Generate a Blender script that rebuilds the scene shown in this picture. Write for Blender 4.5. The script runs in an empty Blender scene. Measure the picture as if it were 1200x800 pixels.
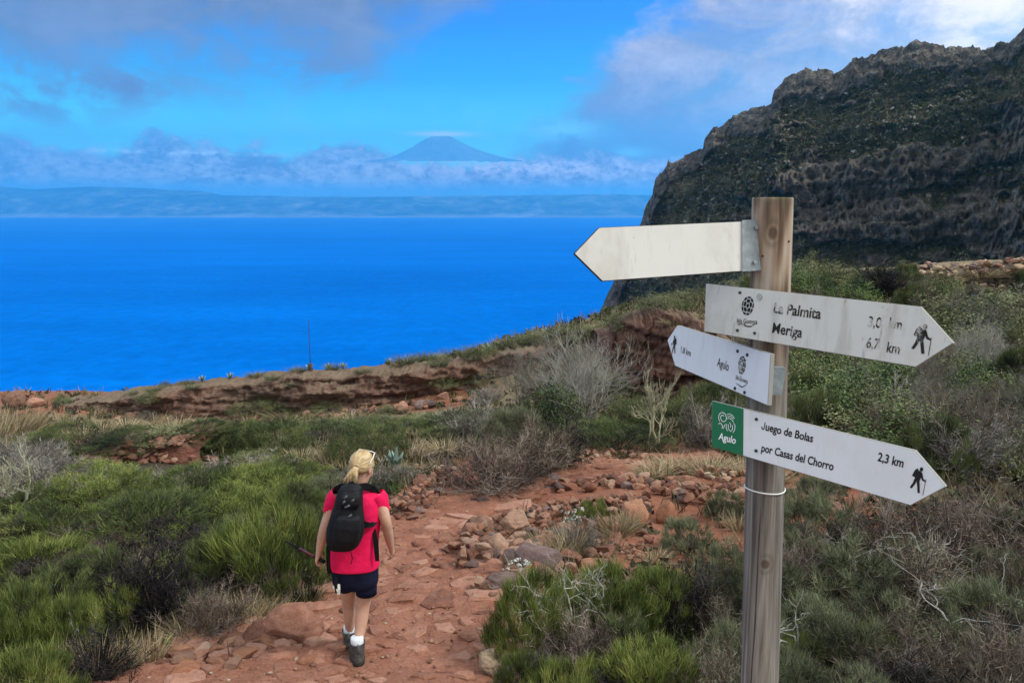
import bpy, bmesh, math, random
import numpy as np
from mathutils import Vector, Matrix
from mathutils.bvhtree import BVHTree

random.seed(7)
RNG = np.random.default_rng(7)
SC = bpy.context.scene
COL = SC.collection
R = math.radians

# ------------------------------------------------------------------ camera
F = 900.0                                   # focal length in pixels of a 1200 x 800 frame
TH = math.atan(155.0 / F)                   # the camera looks slightly down
CT, ST = math.cos(TH), math.sin(TH)
cam_d = bpy.data.cameras.new('camera')
cam_d.sensor_width = 36.0
cam_d.lens = 36.0 * F / 1200.0
cam_d.clip_start = 0.05
cam_d.clip_end = 60000.0
cam = bpy.data.objects.new('camera', cam_d)
COL.objects.link(cam)
cam.location = (0, 0, 0)                    # eye level is z = 0, the ground under the walker's camera is at -1.65
cam.rotation_euler = (R(90) - TH, 0, 0)
SC.camera = cam

# ------------------------------------------------------------------ light, exposure
SUN_EL, SUN_AZ = R(48), R(108)               # azimuth from +y towards +x
SC.view_settings.view_transform = 'Standard'
SC.view_settings.look = 'None'
SC.view_settings.exposure = 0.28
SC.view_settings.gamma = 1.0
SC.view_settings.use_curve_mapping = False
SC.cycles.use_denoising = True
SC.cycles.max_bounces = 6
SC.cycles.diffuse_bounces = 3
SC.cycles.transparent_max_bounces = 8
SC.cycles.volume_bounces = 3
SUN_E = 2.6
sun_d = bpy.data.lights.new('sun', 'SUN')
sun_d.energy = SUN_E
sun_d.angle = R(12)                         # the foreground lies in thin cloud shade
sun_d.color = (1.0, 0.92, 0.80)
sun = bpy.data.objects.new('sun', sun_d)
COL.objects.link(sun)
_sv = Vector((math.sin(SUN_AZ) * math.cos(SUN_EL), math.cos(SUN_AZ) * math.cos(SUN_EL), math.sin(SUN_EL)))
sun.rotation_euler = _sv.to_track_quat('Z', 'Y').to_euler()


# ------------------------------------------------------------------ node shorthand
class S:
    """A socket with arithmetic."""
    def __init__(self, t, s): self.t, self.s = t, s
    def _m(self, op, *a, clamp=False):
        n = self.t.nodes.new('ShaderNodeMath'); n.operation = op; n.use_clamp = clamp
        for i, v in enumerate((self,) + a):
            if isinstance(v, S): self.t.links.new(v.s, n.inputs[i])
            else: n.inputs[i].default_value = v
        return S(self.t, n.outputs[0])
    def __add__(self, o): return self._m('ADD', o)
    __radd__ = __add__
    def __sub__(self, o): return self._m('SUBTRACT', o)
    def __rsub__(self, o): return (self * -1.0) + o
    def __mul__(self, o): return self._m('MULTIPLY', o)
    __rmul__ = __mul__
    def __truediv__(self, o): return self._m('DIVIDE', o)
    def clamp(self): return self._m('ADD', 0.0, clamp=True)
    def pw(self, e): return self._m('POWER', e)
    def mx(self, o): return self._m('MAXIMUM', o)
    def mn(self, o): return self._m('MINIMUM', o)
    def ss(self, a, b):
        n = self.t.nodes.new('ShaderNodeMapRange'); n.interpolation_type = 'SMOOTHSTEP'
        self.t.links.new(self.s, n.inputs[0])
        lo, hi, o0, o1 = (a, b, 0.0, 1.0) if b > a else (b, a, 1.0, 0.0)
        n.inputs[1].default_value, n.inputs[2].default_value = lo, hi
        n.inputs[3].default_value, n.inputs[4].default_value = o0, o1
        return S(self.t, n.outputs[0])


def gauss(u, c, w):
    d = (u - c) / w
    return (d * d * -1.0)._m('EXPONENT')


class T:
    """A node tree under construction."""
    def __init__(self, tree): self.t = tree
    def node(self, kind, **kw):
        n = self.t.nodes.new(kind)
        for k, v in kw.items(): setattr(n, k, v)
        return n
    def put(self, sock, v):
        if isinstance(v, S): self.t.links.new(v.s, sock)
        elif isinstance(v, bpy.types.NodeSocket): self.t.links.new(v, sock)
        elif isinstance(v, (tuple, list)) and len(v) == 3 and len(sock.default_value) == 4: sock.default_value = (*v, 1)
        else: sock.default_value = v
    def coord(self, which='Object'):
        return S(self.t, self.node('ShaderNodeTexCoord').outputs[which])
    def xyz(self, v):
        n = self.node('ShaderNodeSeparateXYZ'); self.put(n.inputs[0], v)
        return [S(self.t, o) for o in n.outputs]
    def vec(self, x, y, z):
        n = self.node('ShaderNodeCombineXYZ')
        for i, v in enumerate((x, y, z)): self.put(n.inputs[i], v)
        return S(self.t, n.outputs[0])
    def scale(self, v, s):
        n = self.node('ShaderNodeVectorMath', operation='MULTIPLY')
        self.put(n.inputs[0], v); n.inputs[1].default_value = s
        return S(self.t, n.outputs[0])
    def addv(self, a, b):
        n = self.node('ShaderNodeVectorMath', operation='ADD')
        self.put(n.inputs[0], a); self.put(n.inputs[1], b)
        return S(self.t, n.outputs[0])
    def noise(self, v, scale, detail=3.0, rough=0.55, dist=0.0, color=False):
        n = self.node('ShaderNodeTexNoise')
        self.put(n.inputs['Vector'], v)
        n.inputs['Scale'].default_value = scale; n.inputs['Detail'].default_value = detail
        n.inputs['Roughness'].default_value = rough; n.inputs['Distortion'].default_value = dist
        return S(self.t, n.outputs['Color' if color else 'Fac'])
    def voro(self, v, scale, feature='F1', out='Distance', rnd=1.0):
        n = self.node('ShaderNodeTexVoronoi', feature=feature)
        self.put(n.inputs['Vector'], v); n.inputs['Scale'].default_value = scale
        n.inputs['Randomness'].default_value = rnd
        return S(self.t, n.outputs[out])
    def ramp(self, f, stops, interp='LINEAR'):
        n = self.node('ShaderNodeValToRGB'); cr = n.color_ramp; cr.interpolation = interp
        while len(cr.elements) < len(stops): cr.elements.new(0.5)
        for e, (p, c) in zip(cr.elements, stops):
            e.position = p; e.color = (*c, 1)
        self.put(n.inputs[0], f)
        return S(self.t, n.outputs[0])
    def mix(self, f, a, b, mode='MIX'):
        n = self.node('ShaderNodeMix', data_type='RGBA', blend_type=mode)
        self.put(n.inputs[0], f); self.put(n.inputs[6], a); self.put(n.inputs[7], b)
        return S(self.t, n.outputs[2])
    def attr(self, name, out='Fac'):
        return S(self.t, self.node('ShaderNodeAttribute', attribute_name=name).outputs[out])
    def rnd(self):
        return S(self.t, self.node('ShaderNodeObjectInfo').outputs['Random'])
    def bump(self, h, strength=0.5, dist=0.02):
        n = self.node('ShaderNodeBump'); self.put(n.inputs['Height'], h)
        n.inputs['Strength'].default_value = strength; n.inputs['Distance'].default_value = dist
        return S(self.t, n.outputs[0])


MATS = {}


def material(name, fn=None, color=(.5, .5, .5), rough=0.8, spec=0.3, metal=0.0):
    """fn(T, principled) wires the procedural part."""
    m = bpy.data.materials.new(name); m.use_nodes = True
    p = m.node_tree.nodes['Principled BSDF']
    p.inputs['Base Color'].default_value = (*color, 1)
    p.inputs['Roughness'].default_value = rough
    p.inputs['Specular IOR Level'].default_value = spec
    p.inputs['Metallic'].default_value = metal
    if fn: fn(T(m.node_tree), p)
    MATS[name] = m
    return m


# ------------------------------------------------------------------ world: Nishita sky with a broken cloud cover
def build_world():
    w = bpy.data.worlds.new('World'); SC.world = w; w.use_nodes = True
    t = T(w.node_tree); nt = w.node_tree
    bg = nt.nodes['Background']; bg.inputs['Strength'].default_value = 0.1
    sky = t.node('ShaderNodeTexSky', sky_type='NISHITA')
    sky.sun_disc = False; sky.sun_elevation = SUN_EL; sky.sun_rotation = SUN_AZ
    sky.altitude = 600; sky.air_density = 1.0; sky.dust_density = 0.4; sky.ozone_density = 3.0
    d = t.coord('Generated')
    x, y, z = t.xyz(d)
    U = x._m('ARCTAN2', y) * 57.2958            # azimuth in degrees, 0 = straight ahead
    V = z._m('ARCSINE') * 57.2958               # elevation in degrees
    uv = t.vec(U, V, 0.0)
    big = t.noise(t.scale(uv, (0.055, 0.12, 1)), 1.0, 5, 0.55)
    mid = t.noise(t.scale(uv, (0.16, 0.30, 1)), 1.0, 6, 0.6, 0.6)
    fine = t.noise(t.scale(uv, (0.6, 0.8, 1)), 1.0, 6, 0.62)
    vf = t.noise(t.scale(uv, (1.7, 2.9, 1)), 1.0, 5, 0.66, 0.4)
    clear = t.mix(1.0, sky.outputs[0], t.ramp(V / 20.0, SKY_TINT), 'MULTIPLY')
    c = clear
    clear = t.mix(1.0, clear, (SKY_GAIN,) * 3, 'MULTIPLY')
    c = clear
    # thin bright veil over the clear band
    veil = (V.ss(2.2, 3.6) * V.ss(9.0, 5.5) * mid.ss(0.42, 0.75)) * 0.5
    c = t.mix(veil, c, (4.0, 12.0, 14.5))
    # grey violet deck at upper left, ragged below
    edge = 9.0 + gauss(U, -22.0, 5.0) * -1.2 + U.ss(-13.0, 1.0) * 6.0 + gauss(U, -32.0, 4.0) * -1.6
    deck = (V - edge + (big - 0.5) * 11.0 + (mid - 0.5) * 6.0 + (fine - 0.5) * 1.6).ss(-1.6, 3.4) * U.ss(4.5, -2.5)
    deckc = t.mix((mid * 0.7 + fine * 0.3).ss(0.34, 0.68), (1.7, 0.7, 0.9), (2.9, 2.0, 2.9))
    c = t.mix(deck * (0.70 + 0.30 * mid.ss(0.25, 0.55)), c, deckc)
    frag = (gauss(U, -30.5, 3.4) * gauss(V, 7.2, 1.9) * 1.3 + gauss(U, -25.5, 2.6) * gauss(V, 7.8, 1.3) * 1.2 + gauss(U, -14.0, 4.5) * gauss(V, 9.6, 1.3)) * (mid * 0.6 + fine * 0.4).ss(0.40, 0.58)
    c = t.mix(frag * 0.8, c, (2.3, 0.8, 1.0))
    # big pale cloud bank at the right
    b0 = U - (V - 4.6) * 1.05 + (big - 0.5) * 14.0 + (mid - 0.5) * 9.0 + (fine - 0.5) * 2.5
    bank = b0.ss(-0.8, 4.0)
    up = (U * 0.047 + V * 0.060 + (mid - 0.5) * 2.2 + (big - 0.5) * 1.7 + (fine - 0.5) * 0.9)
    bankc = t.ramp((up + (vf - 0.5) * 0.5 + 0.22) / 3.2, [(0.12, (.20, .07, .10)), (0.36, (.33, .19, .23)), (0.56, (.62, .46, .46)), (0.76, (1.35, 1.02, .90)), (1.0, (1.75, 1.25, 1.0))])
    bankc = t.mix(1.0, bankc, (11.5, 11.5, 12.0), 'MULTIPLY')
    c = t.mix(bank * (0.72 + 0.28 * mid.ss(0.3, 0.55)), c, bankc)
    hole = gauss(U, 3.6, 2.6) * gauss(V, 5.5, 0.7) * 0.9 * fine.ss(0.36, 0.56) + gauss(U, 8.6, 1.2) * gauss(V, 4.0, 0.35) * 0.7
    c = t.mix(hole.clamp(), c, (5.0, 13.0, 15.0))
    # low cumulus line over the far island
    un = t.noise(t.vec(U, 0.0, 3.7), 0.30, 2, 0.5) - 0.5
    puff = t.voro(t.scale(uv, (0.75, 1.05, 1)), 1.0, 'SMOOTH_F1')
    top = 3.55 + un * 2.0 + gauss(U, -23.2, 3.4) * 1.5 + gauss(U, -32.8, 2.6) * 1.2 + gauss(U, -10.8, 1.5) * 1.2 + gauss(U, -13.5, 2.2) * 0.8 + gauss(U, -17.0, 2.5) * 0.5 + gauss(U, 6.0, 4.0) * 0.9
    low = (top - V + (fine - 0.5) * 2.4 + (vf - 0.5) * 1.5 + (mid - 0.5) * 1.6 - puff * 0.9 + 0.45).ss(-0.1, 0.75)
    lit = ((fine - 0.5) * 2.6 + (vf - 0.5) * 2.8 + (mid - 0.5) * 2.4 + 0.42 - (V - 3.2) * 0.12).clamp()
    lowc = t.mix(lit, (2.6, 0.2, 0.2), (9.5, 8.6, 8.6))
    c = t.mix(low * 0.95, c, lowc)
    gap = gauss(U, -23.0, 6.0) * gauss(V, 3.7, 0.16) * fine.ss(0.42, 0.58)
    c = t.mix(gap * 0.85, c, (16.0, 18.0, 18.0))
    pale = (gauss(U, 2.0, 10.0) * gauss(V, 2.95, 0.5) * 1.0 + gauss(U, -4.5, 3.2) * gauss(V, 3.50, 0.10) * 1.1) * ((fine * 0.5 + vf * 0.5).ss(0.36, 0.62))
    c = t.mix(pale.clamp(), c, (19.0, 15.0, 13.5))
    cap = gauss(U, -5.0, 2.0) * gauss(V, 5.30, 0.18) * 0.9
    c = t.mix(cap, c, (15.0, 14.0, 13.0))
    c = t.mix(V.ss(2.4, 1.2) * 0.85, c, (0.9, 5.0, 11.0))
    # the cloud deck goes on overhead and behind the walker
    back = (U._m('ABSOLUTE') - 40.0).ss(0.0, 30.0)
    over = (V.ss(15.5, 34.0)).mx(back * V.ss(0.0, 9.0))
    overc = t.mix(big.ss(0.3, 0.7), OVER_A, OVER_B)
    c = t.mix(over * (0.80 + 0.2 * mid.ss(0.35, 0.6)), c, overc)
    c = t.mix(z.ss(0.0, -0.02), c, (0.9, 5.0, 11.0))
    nt.links.new(c.s, bg.inputs['Color'])


SKY_TINT = [(0.0, (.2, .95, 1.3)), (0.2, (.50, 1.55, 1.25)), (0.30, (.36, 1.45, 1.25)), (0.45, (.06, .78, 1.25)), (0.65, (.0, .38, 1.25)), (1.0, (.0, .28, 1.25))]
SKY_GAIN = 1.55
OVER_A, OVER_B = (8.2, 8.2, 8.3), (12.4, 12.0, 11.6)
build_world()


# ------------------------------------------------------------------ scene bookkeeping
def tag(o, label=None, cat=None, group=None, kind=None):
    if label: o['label'] = label
    if cat: o['category'] = cat
    if group: o['group'] = group
    if kind: o['kind'] = kind
    return o


def empty(name, loc=(0, 0, 0), rz=0.0, label=None, cat=None, group=None):
    o = bpy.data.objects.new(name, None); COL.objects.link(o)
    o.location = loc; o.rotation_euler = (0, 0, rz); o.empty_display_size = 0.1
    return tag(o, label, cat, group)


def link(name, me, mat=None, parent=None, loc=None):
    o = bpy.data.objects.new(name, me); COL.objects.link(o)
    if mat and not me.materials: me.materials.append(MATS[mat] if isinstance(mat, str) else mat)
    if parent: o.parent = parent
    if loc is not None: o.location = loc
    return o


def mesh_np(name, v, f, attrs=None, smooth=False):
    """v (n,3); f (m,3) or (m,4) index arrays, or a list of lists."""
    me = bpy.data.meshes.new(name)
    if isinstance(f, np.ndarray):
        k = f.shape[1]
        me.vertices.add(len(v)); me.vertices.foreach_set('co', np.asarray(v, np.float32).ravel())
        me.loops.add(f.size); me.loops.foreach_set('vertex_index', f.astype(np.int32).ravel())
        me.polygons.add(len(f))
        me.polygons.foreach_set('loop_start', np.arange(0, f.size, k, dtype=np.int32))
        me.polygons.foreach_set('loop_total', np.full(len(f), k, np.int32))
        me.update(calc_edges=True)
    else:
        me.from_pydata([tuple(p) for p in v], [], f); me.update()
    if smooth: me.polygons.foreach_set('use_smooth', np.ones(len(me.polygons), bool))
    for k, a in (attrs or {}).items():
        at = me.attributes.new(k, 'FLOAT', 'POINT'); at.data.foreach_set('value', np.asarray(a, np.float32).ravel())
    return me


def mesh_bm(name, bm, smooth=False):
    me = bpy.data.meshes.new(name); bm.to_mesh(me); bm.free()
    if smooth: me.polygons.foreach_set('use_smooth', np.ones(len(me.polygons), bool))
    return me


# ------------------------------------------------------------------ numpy noise
_P = np.random.default_rng(3).random((64, 64, 64)).astype(np.float32)


def vnoise(p):
    p = np.asarray(p, np.float64); i = np.floor(p).astype(np.int64); f = p - i
    f = f * f * f * (f * (f * 6 - 15) + 10); i0 = i & 63; i1 = (i + 1) & 63
    x0, y0, z0 = i0[..., 0], i0[..., 1], i0[..., 2]; x1, y1, z1 = i1[..., 0], i1[..., 1], i1[..., 2]
    fx, fy, fz = f[..., 0], f[..., 1], f[..., 2]
    a = _P[x0, y0, z0] * (1 - fx) + _P[x1, y0, z0] * fx; b = _P[x0, y1, z0] * (1 - fx) + _P[x1, y1, z0] * fx
    c = _P[x0, y0, z1] * (1 - fx) + _P[x1, y0, z1] * fx; d = _P[x0, y1, z1] * (1 - fx) + _P[x1, y1, z1] * fx
    return ((a * (1 - fy) + b * fy) * (1 - fz) + (c * (1 - fy) + d * fy) * fz) * 2 - 1


def fbm(p, oct=4, gain=0.5, lac=2.03, ridged=False):
    p = np.asarray(p, np.float64); s = 0; a = 1.0; tot = 0
    for k in range(oct):
        n = vnoise(p + 17.3 * k)
        if ridged: n = 1 - 2 * np.abs(n)
        s = s + a * n; tot += a; a *= gain; p = p * lac
    return s / tot


# ------------------------------------------------------------------ pixel rays of the 1200 x 800 photograph
def ray(px, py):
    xr, yr = (px - 600) / F, (400 - py) / F
    return np.array([xr, CT + yr * ST, -ST + yr * CT])


def PY(px, py, Y):
    r = ray(px, py); return r * (Y / r[1])


def PD(px, py, d):
    return ray(px, py) * d


def depth(p):
    return p[1] * CT - p[2] * ST


def proj(p):
    p = np.asarray(p); d = p[..., 1] * CT - p[..., 2] * ST
    return 600 + F * p[..., 0] / d, 400 - F * (p[..., 1] * ST + p[..., 2] * CT) / d


# ------------------------------------------------------------------ terrain height: thin plate through surveyed points
def prof(y):
    return float(np.interp(y, [-8, 0, 2.5, 5.25, 12, 19.6, 24], [0.3, -1.65, -2.47, -3.35, -4.33, -5.35, -6.0]))


CP = []
for yy in (-8, -3, 0, 2.5, 5.25, 7.1, 9, 12, 14.4):
    for xx in (-7, -3, 0, 3, 7):
        CP.append((xx * (1 + .03 * yy), yy, prof(yy) + (0.05 * xx if yy < 2 else 0.012 * xx)))
for px, py, Y in [(100, 520, 17), (100, 492, 24), (-150, 500, 24), (-150, 470, 28), (0, 468, 28), (100, 466, 28), (200, 456, 29), (300, 442, 30), (300, 489, 26.5), (200, 492, 25.5),
                  (450, 472, 26.5), (450, 434, 30), (560, 462, 26.5), (560, 417, 30), (640, 397, 30), (650, 480, 21), (700, 387, 29), (690, 500, 18.5), (760, 367, 28),
                  (790, 462, 21), (800, 372, 26), (880, 342, 31), (900, 480, 19), (1000, 328, 34), (1100, 323, 36), (1200, 316, 36), (1300, 310, 36),
                  (950, 520, 14), (1100, 500, 15), (1200, 480, 17), (1000, 430, 24), (1150, 408, 25), (1300, 440, 18), (1200, 560, 10), (500, 520, 17), (300, 520, 17.5)]:
    CP.append(tuple(PY(px, py, Y)))
CP = np.array(CP)


def _U(r2): return np.where(r2 > 1e-12, 0.5 * r2 * np.log(np.maximum(r2, 1e-12)), 0.0)


_n = len(CP)
_K = _U(((CP[:, None, :2] - CP[None, :, :2]) ** 2).sum(-1)) + np.eye(_n) * 0.6
_Q = np.c_[np.ones(_n), CP[:, :2]]
_A = np.block([[_K, _Q], [_Q.T, np.zeros((3, 3))]])
_W = np.linalg.solve(_A, np.r_[CP[:, 2], 0, 0, 0])


def ycrest(x):
    return np.interp(x, [-30, -16, -9, 0, 4, 8, 14, 24, 40], [29, 28.5, 30, 31, 31, 30, 38, 40, 40])


def terrain(x, y):
    x = np.asarray(x, float); y = np.asarray(y, float)
    yc = ycrest(x); xx = np.clip(x, -24, 30); yy = np.clip(y, -8, yc)
    sh = xx.shape; q = np.stack([xx.ravel(), yy.ravel()], 1)
    z = np.empty(len(q))
    for s in range(0, len(q), 20000):
        b = q[s:s + 20000]
        z[s:s + 20000] = _U(((b[:, None] - CP[None, :, :2]) ** 2).sum(-1)) @ _W[:_n] + _W[_n] + b @ _W[_n + 1:]
    z = z.reshape(sh)
    d = np.maximum(y - yc, 0)
    z = z - 0.12 * d - 1.1 * np.maximum(d - 1.5, 0) ** 1.02
    p = np.stack([x, y, np.zeros_like(x)], -1)
    z = z + 0.10 * fbm(p * 0.45, 3) + 0.035 * fbm(p * 2.1, 3)
    return np.maximum(z, -128.0)


def tz(x, y): return float(terrain(np.array([x]), np.array([y]))[0])


_T = np.concatenate([np.linspace(1.2, 14, 420), np.linspace(14.05, 48, 420)])


LEDGES = []


def surf(x, y):
    """Height of whatever one would stand on: the ground or the top of a rock ledge."""
    z = tz(x, y)
    for tree in LEDGES:
        h = tree.ray_cast(Vector((x, y, z + 15)), Vector((0, 0, -1)))
        if h[0] is not None: z = max(z, h[0].z)
    return z


def G(px, py):
    """Where the pixel's ray meets the ground."""
    r = ray(px, py); p = r[None] * _T[:, None]
    below = p[:, 2] < terrain(p[:, 0], p[:, 1])
    k = int(np.argmax(below)) if below.any() else len(_T) - 1
    a, b = _T[max(k - 1, 0)], _T[k]
    for _ in range(10):
        m = (a + b) / 2; q = r * m
        if q[2] < tz(q[0], q[1]): b = m
        else: a = m
    q = r * b
    q[2] = tz(q[0], q[1])
    for tree in LEDGES:                                     # a rock ledge may stand in front of the sheet
        h = tree.ray_cast(Vector((0, 0, 0)), Vector(r))
        if h[0] is not None and h[0].y < q[1]: q = np.array(h[0])
    return q
# ------------------------------------------------------------------ materials of the ground
def soil_nodes(t, p):
    co = t.coord('Object')
    red, litter = t.attr('red'), t.attr('litter')
    n1 = t.noise(co, 1.3, 5, 0.6); n2 = t.noise(co, 9.0, 5, 0.65); n3 = t.noise(co, 40.0, 3, 0.6)
    redc = t.ramp(n1 * 0.45 + n2 * 0.4 + n3 * 0.15, [(0.3, (.115, .042, .026)), (0.48, (.235, .094, .057)), (0.6, (.30, .137, .086)), (0.75, (.38, .205, .14))])
    dryc = t.ramp(n2 * 0.6 + n3 * 0.4, [(0.3, (.10, .072, .045)), (0.5, (.20, .155, .095)), (0.7, (.31, .25, .16))])
    litc = t.ramp(n2 * 0.5 + n3 * 0.5, [(0.3, (.03, .024, .018)), (0.6, (.075, .06, .04)), (0.8, (.13, .105, .07))])
    c = t.mix((red + (n2 - 0.5) * 0.7).ss(0.35, 0.65), dryc, redc)
    c = t.mix((litter + (n2 - 0.5) * 0.8).ss(0.35, 0.7), c, litc)
    t.put(p.inputs['Base Color'], c)
    t.put(p.inputs['Normal'], t.bump(n2 * 0.6 + n3 * 0.5, 0.7, 0.03))


material('soil', soil_nodes, rough=0.95, spec=0.15)


def path_nodes(t, p):
    co = t.coord('Object')
    n1 = t.noise(co, 0.9, 4, 0.6); n2 = t.noise(co, 7.0, 6, 0.68, 0.4); n3 = t.noise(co, 45.0, 3, 0.6)
    v = t.voro(t.addv(co, t.scale(t.noise(co, 5.0, 3, 0.6, color=True), (0.25, 0.25, 0.25))), 9.0, 'DISTANCE_TO_EDGE')
    crack = v.ss(0.07, 0.0)
    c = t.ramp(n1 * 0.35 + n2 * 0.45 + n3 * 0.2, [(0.28, (.115, .045, .030)), (0.45, (.240, .099, .062)), (0.58, (.32, .146, .096)), (0.74, (.42, .232, .163))])
    c = t.mix(crack * 0.16, c, (.13, .052, .033))
    t.put(p.inputs['Base Color'], c)
    t.put(p.inputs['Normal'], t.bump(n2 * 0.7 + n3 * 0.35 - crack * 0.15, 0.8, 0.04))


material('path_earth', path_nodes, rough=0.95, spec=0.15)


def stone_nodes(stops, lichen=0.0, sc=6.0):
    def fn(t, p):
        r = t.rnd(); co = t.addv(t.coord('Object'), t.vec(r * 37.0, r * 91.0, r * 53.0))
        n1 = t.noise(co, sc, 5, 0.65, 0.5); n2 = t.noise(co, sc * 6, 4, 0.65)
        c = t.ramp(n1 * 0.5 + n2 * 0.25 + r * 0.34 - 0.045, stops)
        if lichen: c = t.mix(t.noise(co, sc * 1.7, 5, 0.7).ss(0.58, 0.66) * lichen, c, (.34, .32, .26))
        t.put(p.inputs['Base Color'], c)
        t.put(p.inputs['Normal'], t.bump(n1 * 0.6 + n2 * 0.5, 0.9, 0.03))
    return fn


material('red_stone', stone_nodes([(0.25, (.11, .046, .032)), (0.42, (.235, .103, .067)), (0.58, (.335, .162, .11)), (0.75, (.43, .245, .178))], 0.12), rough=0.9, spec=0.2)
material('brown_stone', stone_nodes([(0.25, (.11, .062, .047)), (0.45, (.26, .138, .094)), (0.6, (.38, .225, .155)), (0.78, (.48, .34, .255))], 0.35), rough=0.9, spec=0.2)
material('orange_stone', stone_nodes([(0.25, (.19, .080, .046)), (0.5, (.35, .155, .088)), (0.75, (.45, .25, .165))], 0.25), rough=0.9, spec=0.2)
material('grey_stone', stone_nodes([(0.25, (.06, .042, .042)), (0.5, (.16, .105, .098)), (0.75, (.28, .20, .18))], 0.3), rough=0.9, spec=0.2)
material('pale_stone', stone_nodes([(0.25, (.24, .15, .09)), (0.5, (.42, .29, .19)), (0.75, (.55, .43, .32))], 0.5), rough=0.9, spec=0.2)


def outcrop_nodes(t, p):
    co = t.coord('Object'); x, y, z = t.xyz(co); red = t.attr('red')
    n1 = t.noise(t.scale(co, (0.6, 0.6, 3.0)), 1.6, 6, 0.65, 0.6); n2 = t.noise(co, 9.0, 5, 0.7)
    c = t.ramp(n1 * 0.65 + n2 * 0.35, [(0.3, (.045, .033, .028)), (0.43, (.125, .085, .066)), (0.56, (.21, .155, .12)), (0.75, (.33, .27, .22))])
    rc = t.ramp(n1 * 0.65 + n2 * 0.35, [(0.3, (.06, .026, .02)), (0.45, (.16, .065, .045)), (0.6, (.26, .125, .088)), (0.75, (.34, .21, .16))])
    c = t.mix((red * -2.6).clamp(), t.mix(red.clamp(), c, rc), t.ramp(n1 * 0.35 + n2 * 0.35 + t.noise(co, 3.0, 4, .7) * .3, [(0.34, (.05, .04, .028)), (0.45, (.15, .118, .082)), (0.55, (.25, .205, .15)), (0.68, (.38, .33, .26))]))
    nz = t.xyz(S(t.t, t.node('ShaderNodeNewGeometry').outputs['Normal']))[2]
    c = t.mix((nz + (n2 - 0.5)).ss(0.62, 1.05) * 0.75, c, t.ramp(n2, [(0.3, (.075, .062, .035)), (0.45, (.19, .14, .095)), (0.55, (.24, .185, .13)), (0.66, (.11, .115, .05)), (0.8, (.16, .15, .07))]))
    t.put(p.inputs['Base Color'], c)
    t.put(p.inputs['Normal'], t.bump(n1 * 0.7 + n2 * 0.5, 1.0, 0.15))


material('outcrop_rock', outcrop_nodes, rough=0.95, spec=0.15)


def cliff_nodes(t, p):
    co = t.coord('Object')
    g = t.node('ShaderNodeNewGeometry'); nz = t.xyz(S(t.t, g.outputs['Normal']))[2]
    n1 = t.noise(t.scale(co, (0.05, 0.05, 0.11)), 1.0, 7, 0.66, 0.4); n2 = t.noise(co, 0.35, 6, 0.7); n3 = t.noise(co, 1.3, 4, 0.7)
    flute = t.noise(t.scale(co, (0.45, 0.45, 0.26)), 1.0, 5, 0.7, 0.9); strat = t.noise(t.scale(co, (0.05, 0.05, 0.62)), 1.0, 5, 0.65, 0.3)
    k = n1 * 0.12 + n2 * 0.22 + n3 * 0.22 + flute * 0.20 + strat * 0.24
    c = t.ramp(k, [(0.37, (.024, .020, .019)), (0.45, (.090, .076, .067)), (0.53, (.19, .165, .142)), (0.62, (.44, .39, .33))])
    veg = t.ramp(n2 * 0.5 + n3 * 0.5, [(0.33, (.030, .028, .018)), (0.46, (.082, .076, .044)), (0.56, (.145, .13, .08)), (0.66, (.30, .26, .20))])
    c = t.mix((t.attr('rock') + (n2 - 0.5) * 1.1 + (n3 - 0.5) * 0.6).ss(0.35, 0.65), veg, c)
    c = t.mix((n3 * 0.6 + n2 * 0.4).ss(0.575, 0.62) * 0.85, c, (.42, .385, .32))
    t.put(p.inputs['Base Color'], c)
    t.put(p.inputs['Normal'], t.bump(n2 * 1.0 + n3 * 0.6, 1.0, 2.2))


material('cliff_rock', cliff_nodes, rough=0.95, spec=0.1)


def sea_nodes(t, p):
    co = t.coord('Object')
    n1 = t.noise(t.scale(co, (0.0022, 0.006, 1)), 1.0, 4, 0.6); n2 = t.noise(t.scale(co, (0.02, 0.05, 1)), 1.0, 6, 0.7); n3 = t.noise(t.scale(co, (0.0004, 0.0012, 1)), 1.0, 3, 0.5); fade = 1.0
    n4 = t.noise(t.scale(co, (0.085, 0.06, 1)), 1.0, 3, 0.6, 0.5)
    c = t.ramp(n1 * 0.28 + n2 * 0.20 + n3 * 0.24 + n4 * 0.28, [(0.35, (.0, .080, .35)), (0.5, (.0, .118, .475)), (0.65, (.0, .165, .64))])
    t.put(p.inputs['Base Color'], c)
    t.put(p.inputs['Normal'], t.bump(n1 * 0.5 + n2, 0.6, 3.0))


material('sea_water', sea_nodes, rough=0.6, spec=0.0)


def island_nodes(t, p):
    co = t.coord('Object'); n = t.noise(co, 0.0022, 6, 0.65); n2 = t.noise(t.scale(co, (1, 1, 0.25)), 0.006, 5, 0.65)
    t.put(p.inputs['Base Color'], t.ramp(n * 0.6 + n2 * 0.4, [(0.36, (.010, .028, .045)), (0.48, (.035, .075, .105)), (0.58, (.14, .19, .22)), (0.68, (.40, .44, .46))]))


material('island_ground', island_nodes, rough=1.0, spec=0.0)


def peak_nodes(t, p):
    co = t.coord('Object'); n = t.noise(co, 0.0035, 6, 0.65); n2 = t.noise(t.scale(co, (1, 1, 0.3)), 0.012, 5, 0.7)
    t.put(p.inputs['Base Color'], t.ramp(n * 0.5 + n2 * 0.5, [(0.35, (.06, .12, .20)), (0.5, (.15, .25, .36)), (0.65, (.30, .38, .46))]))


material('peak_ground', peak_nodes, rough=1.0, spec=0.0)


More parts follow.
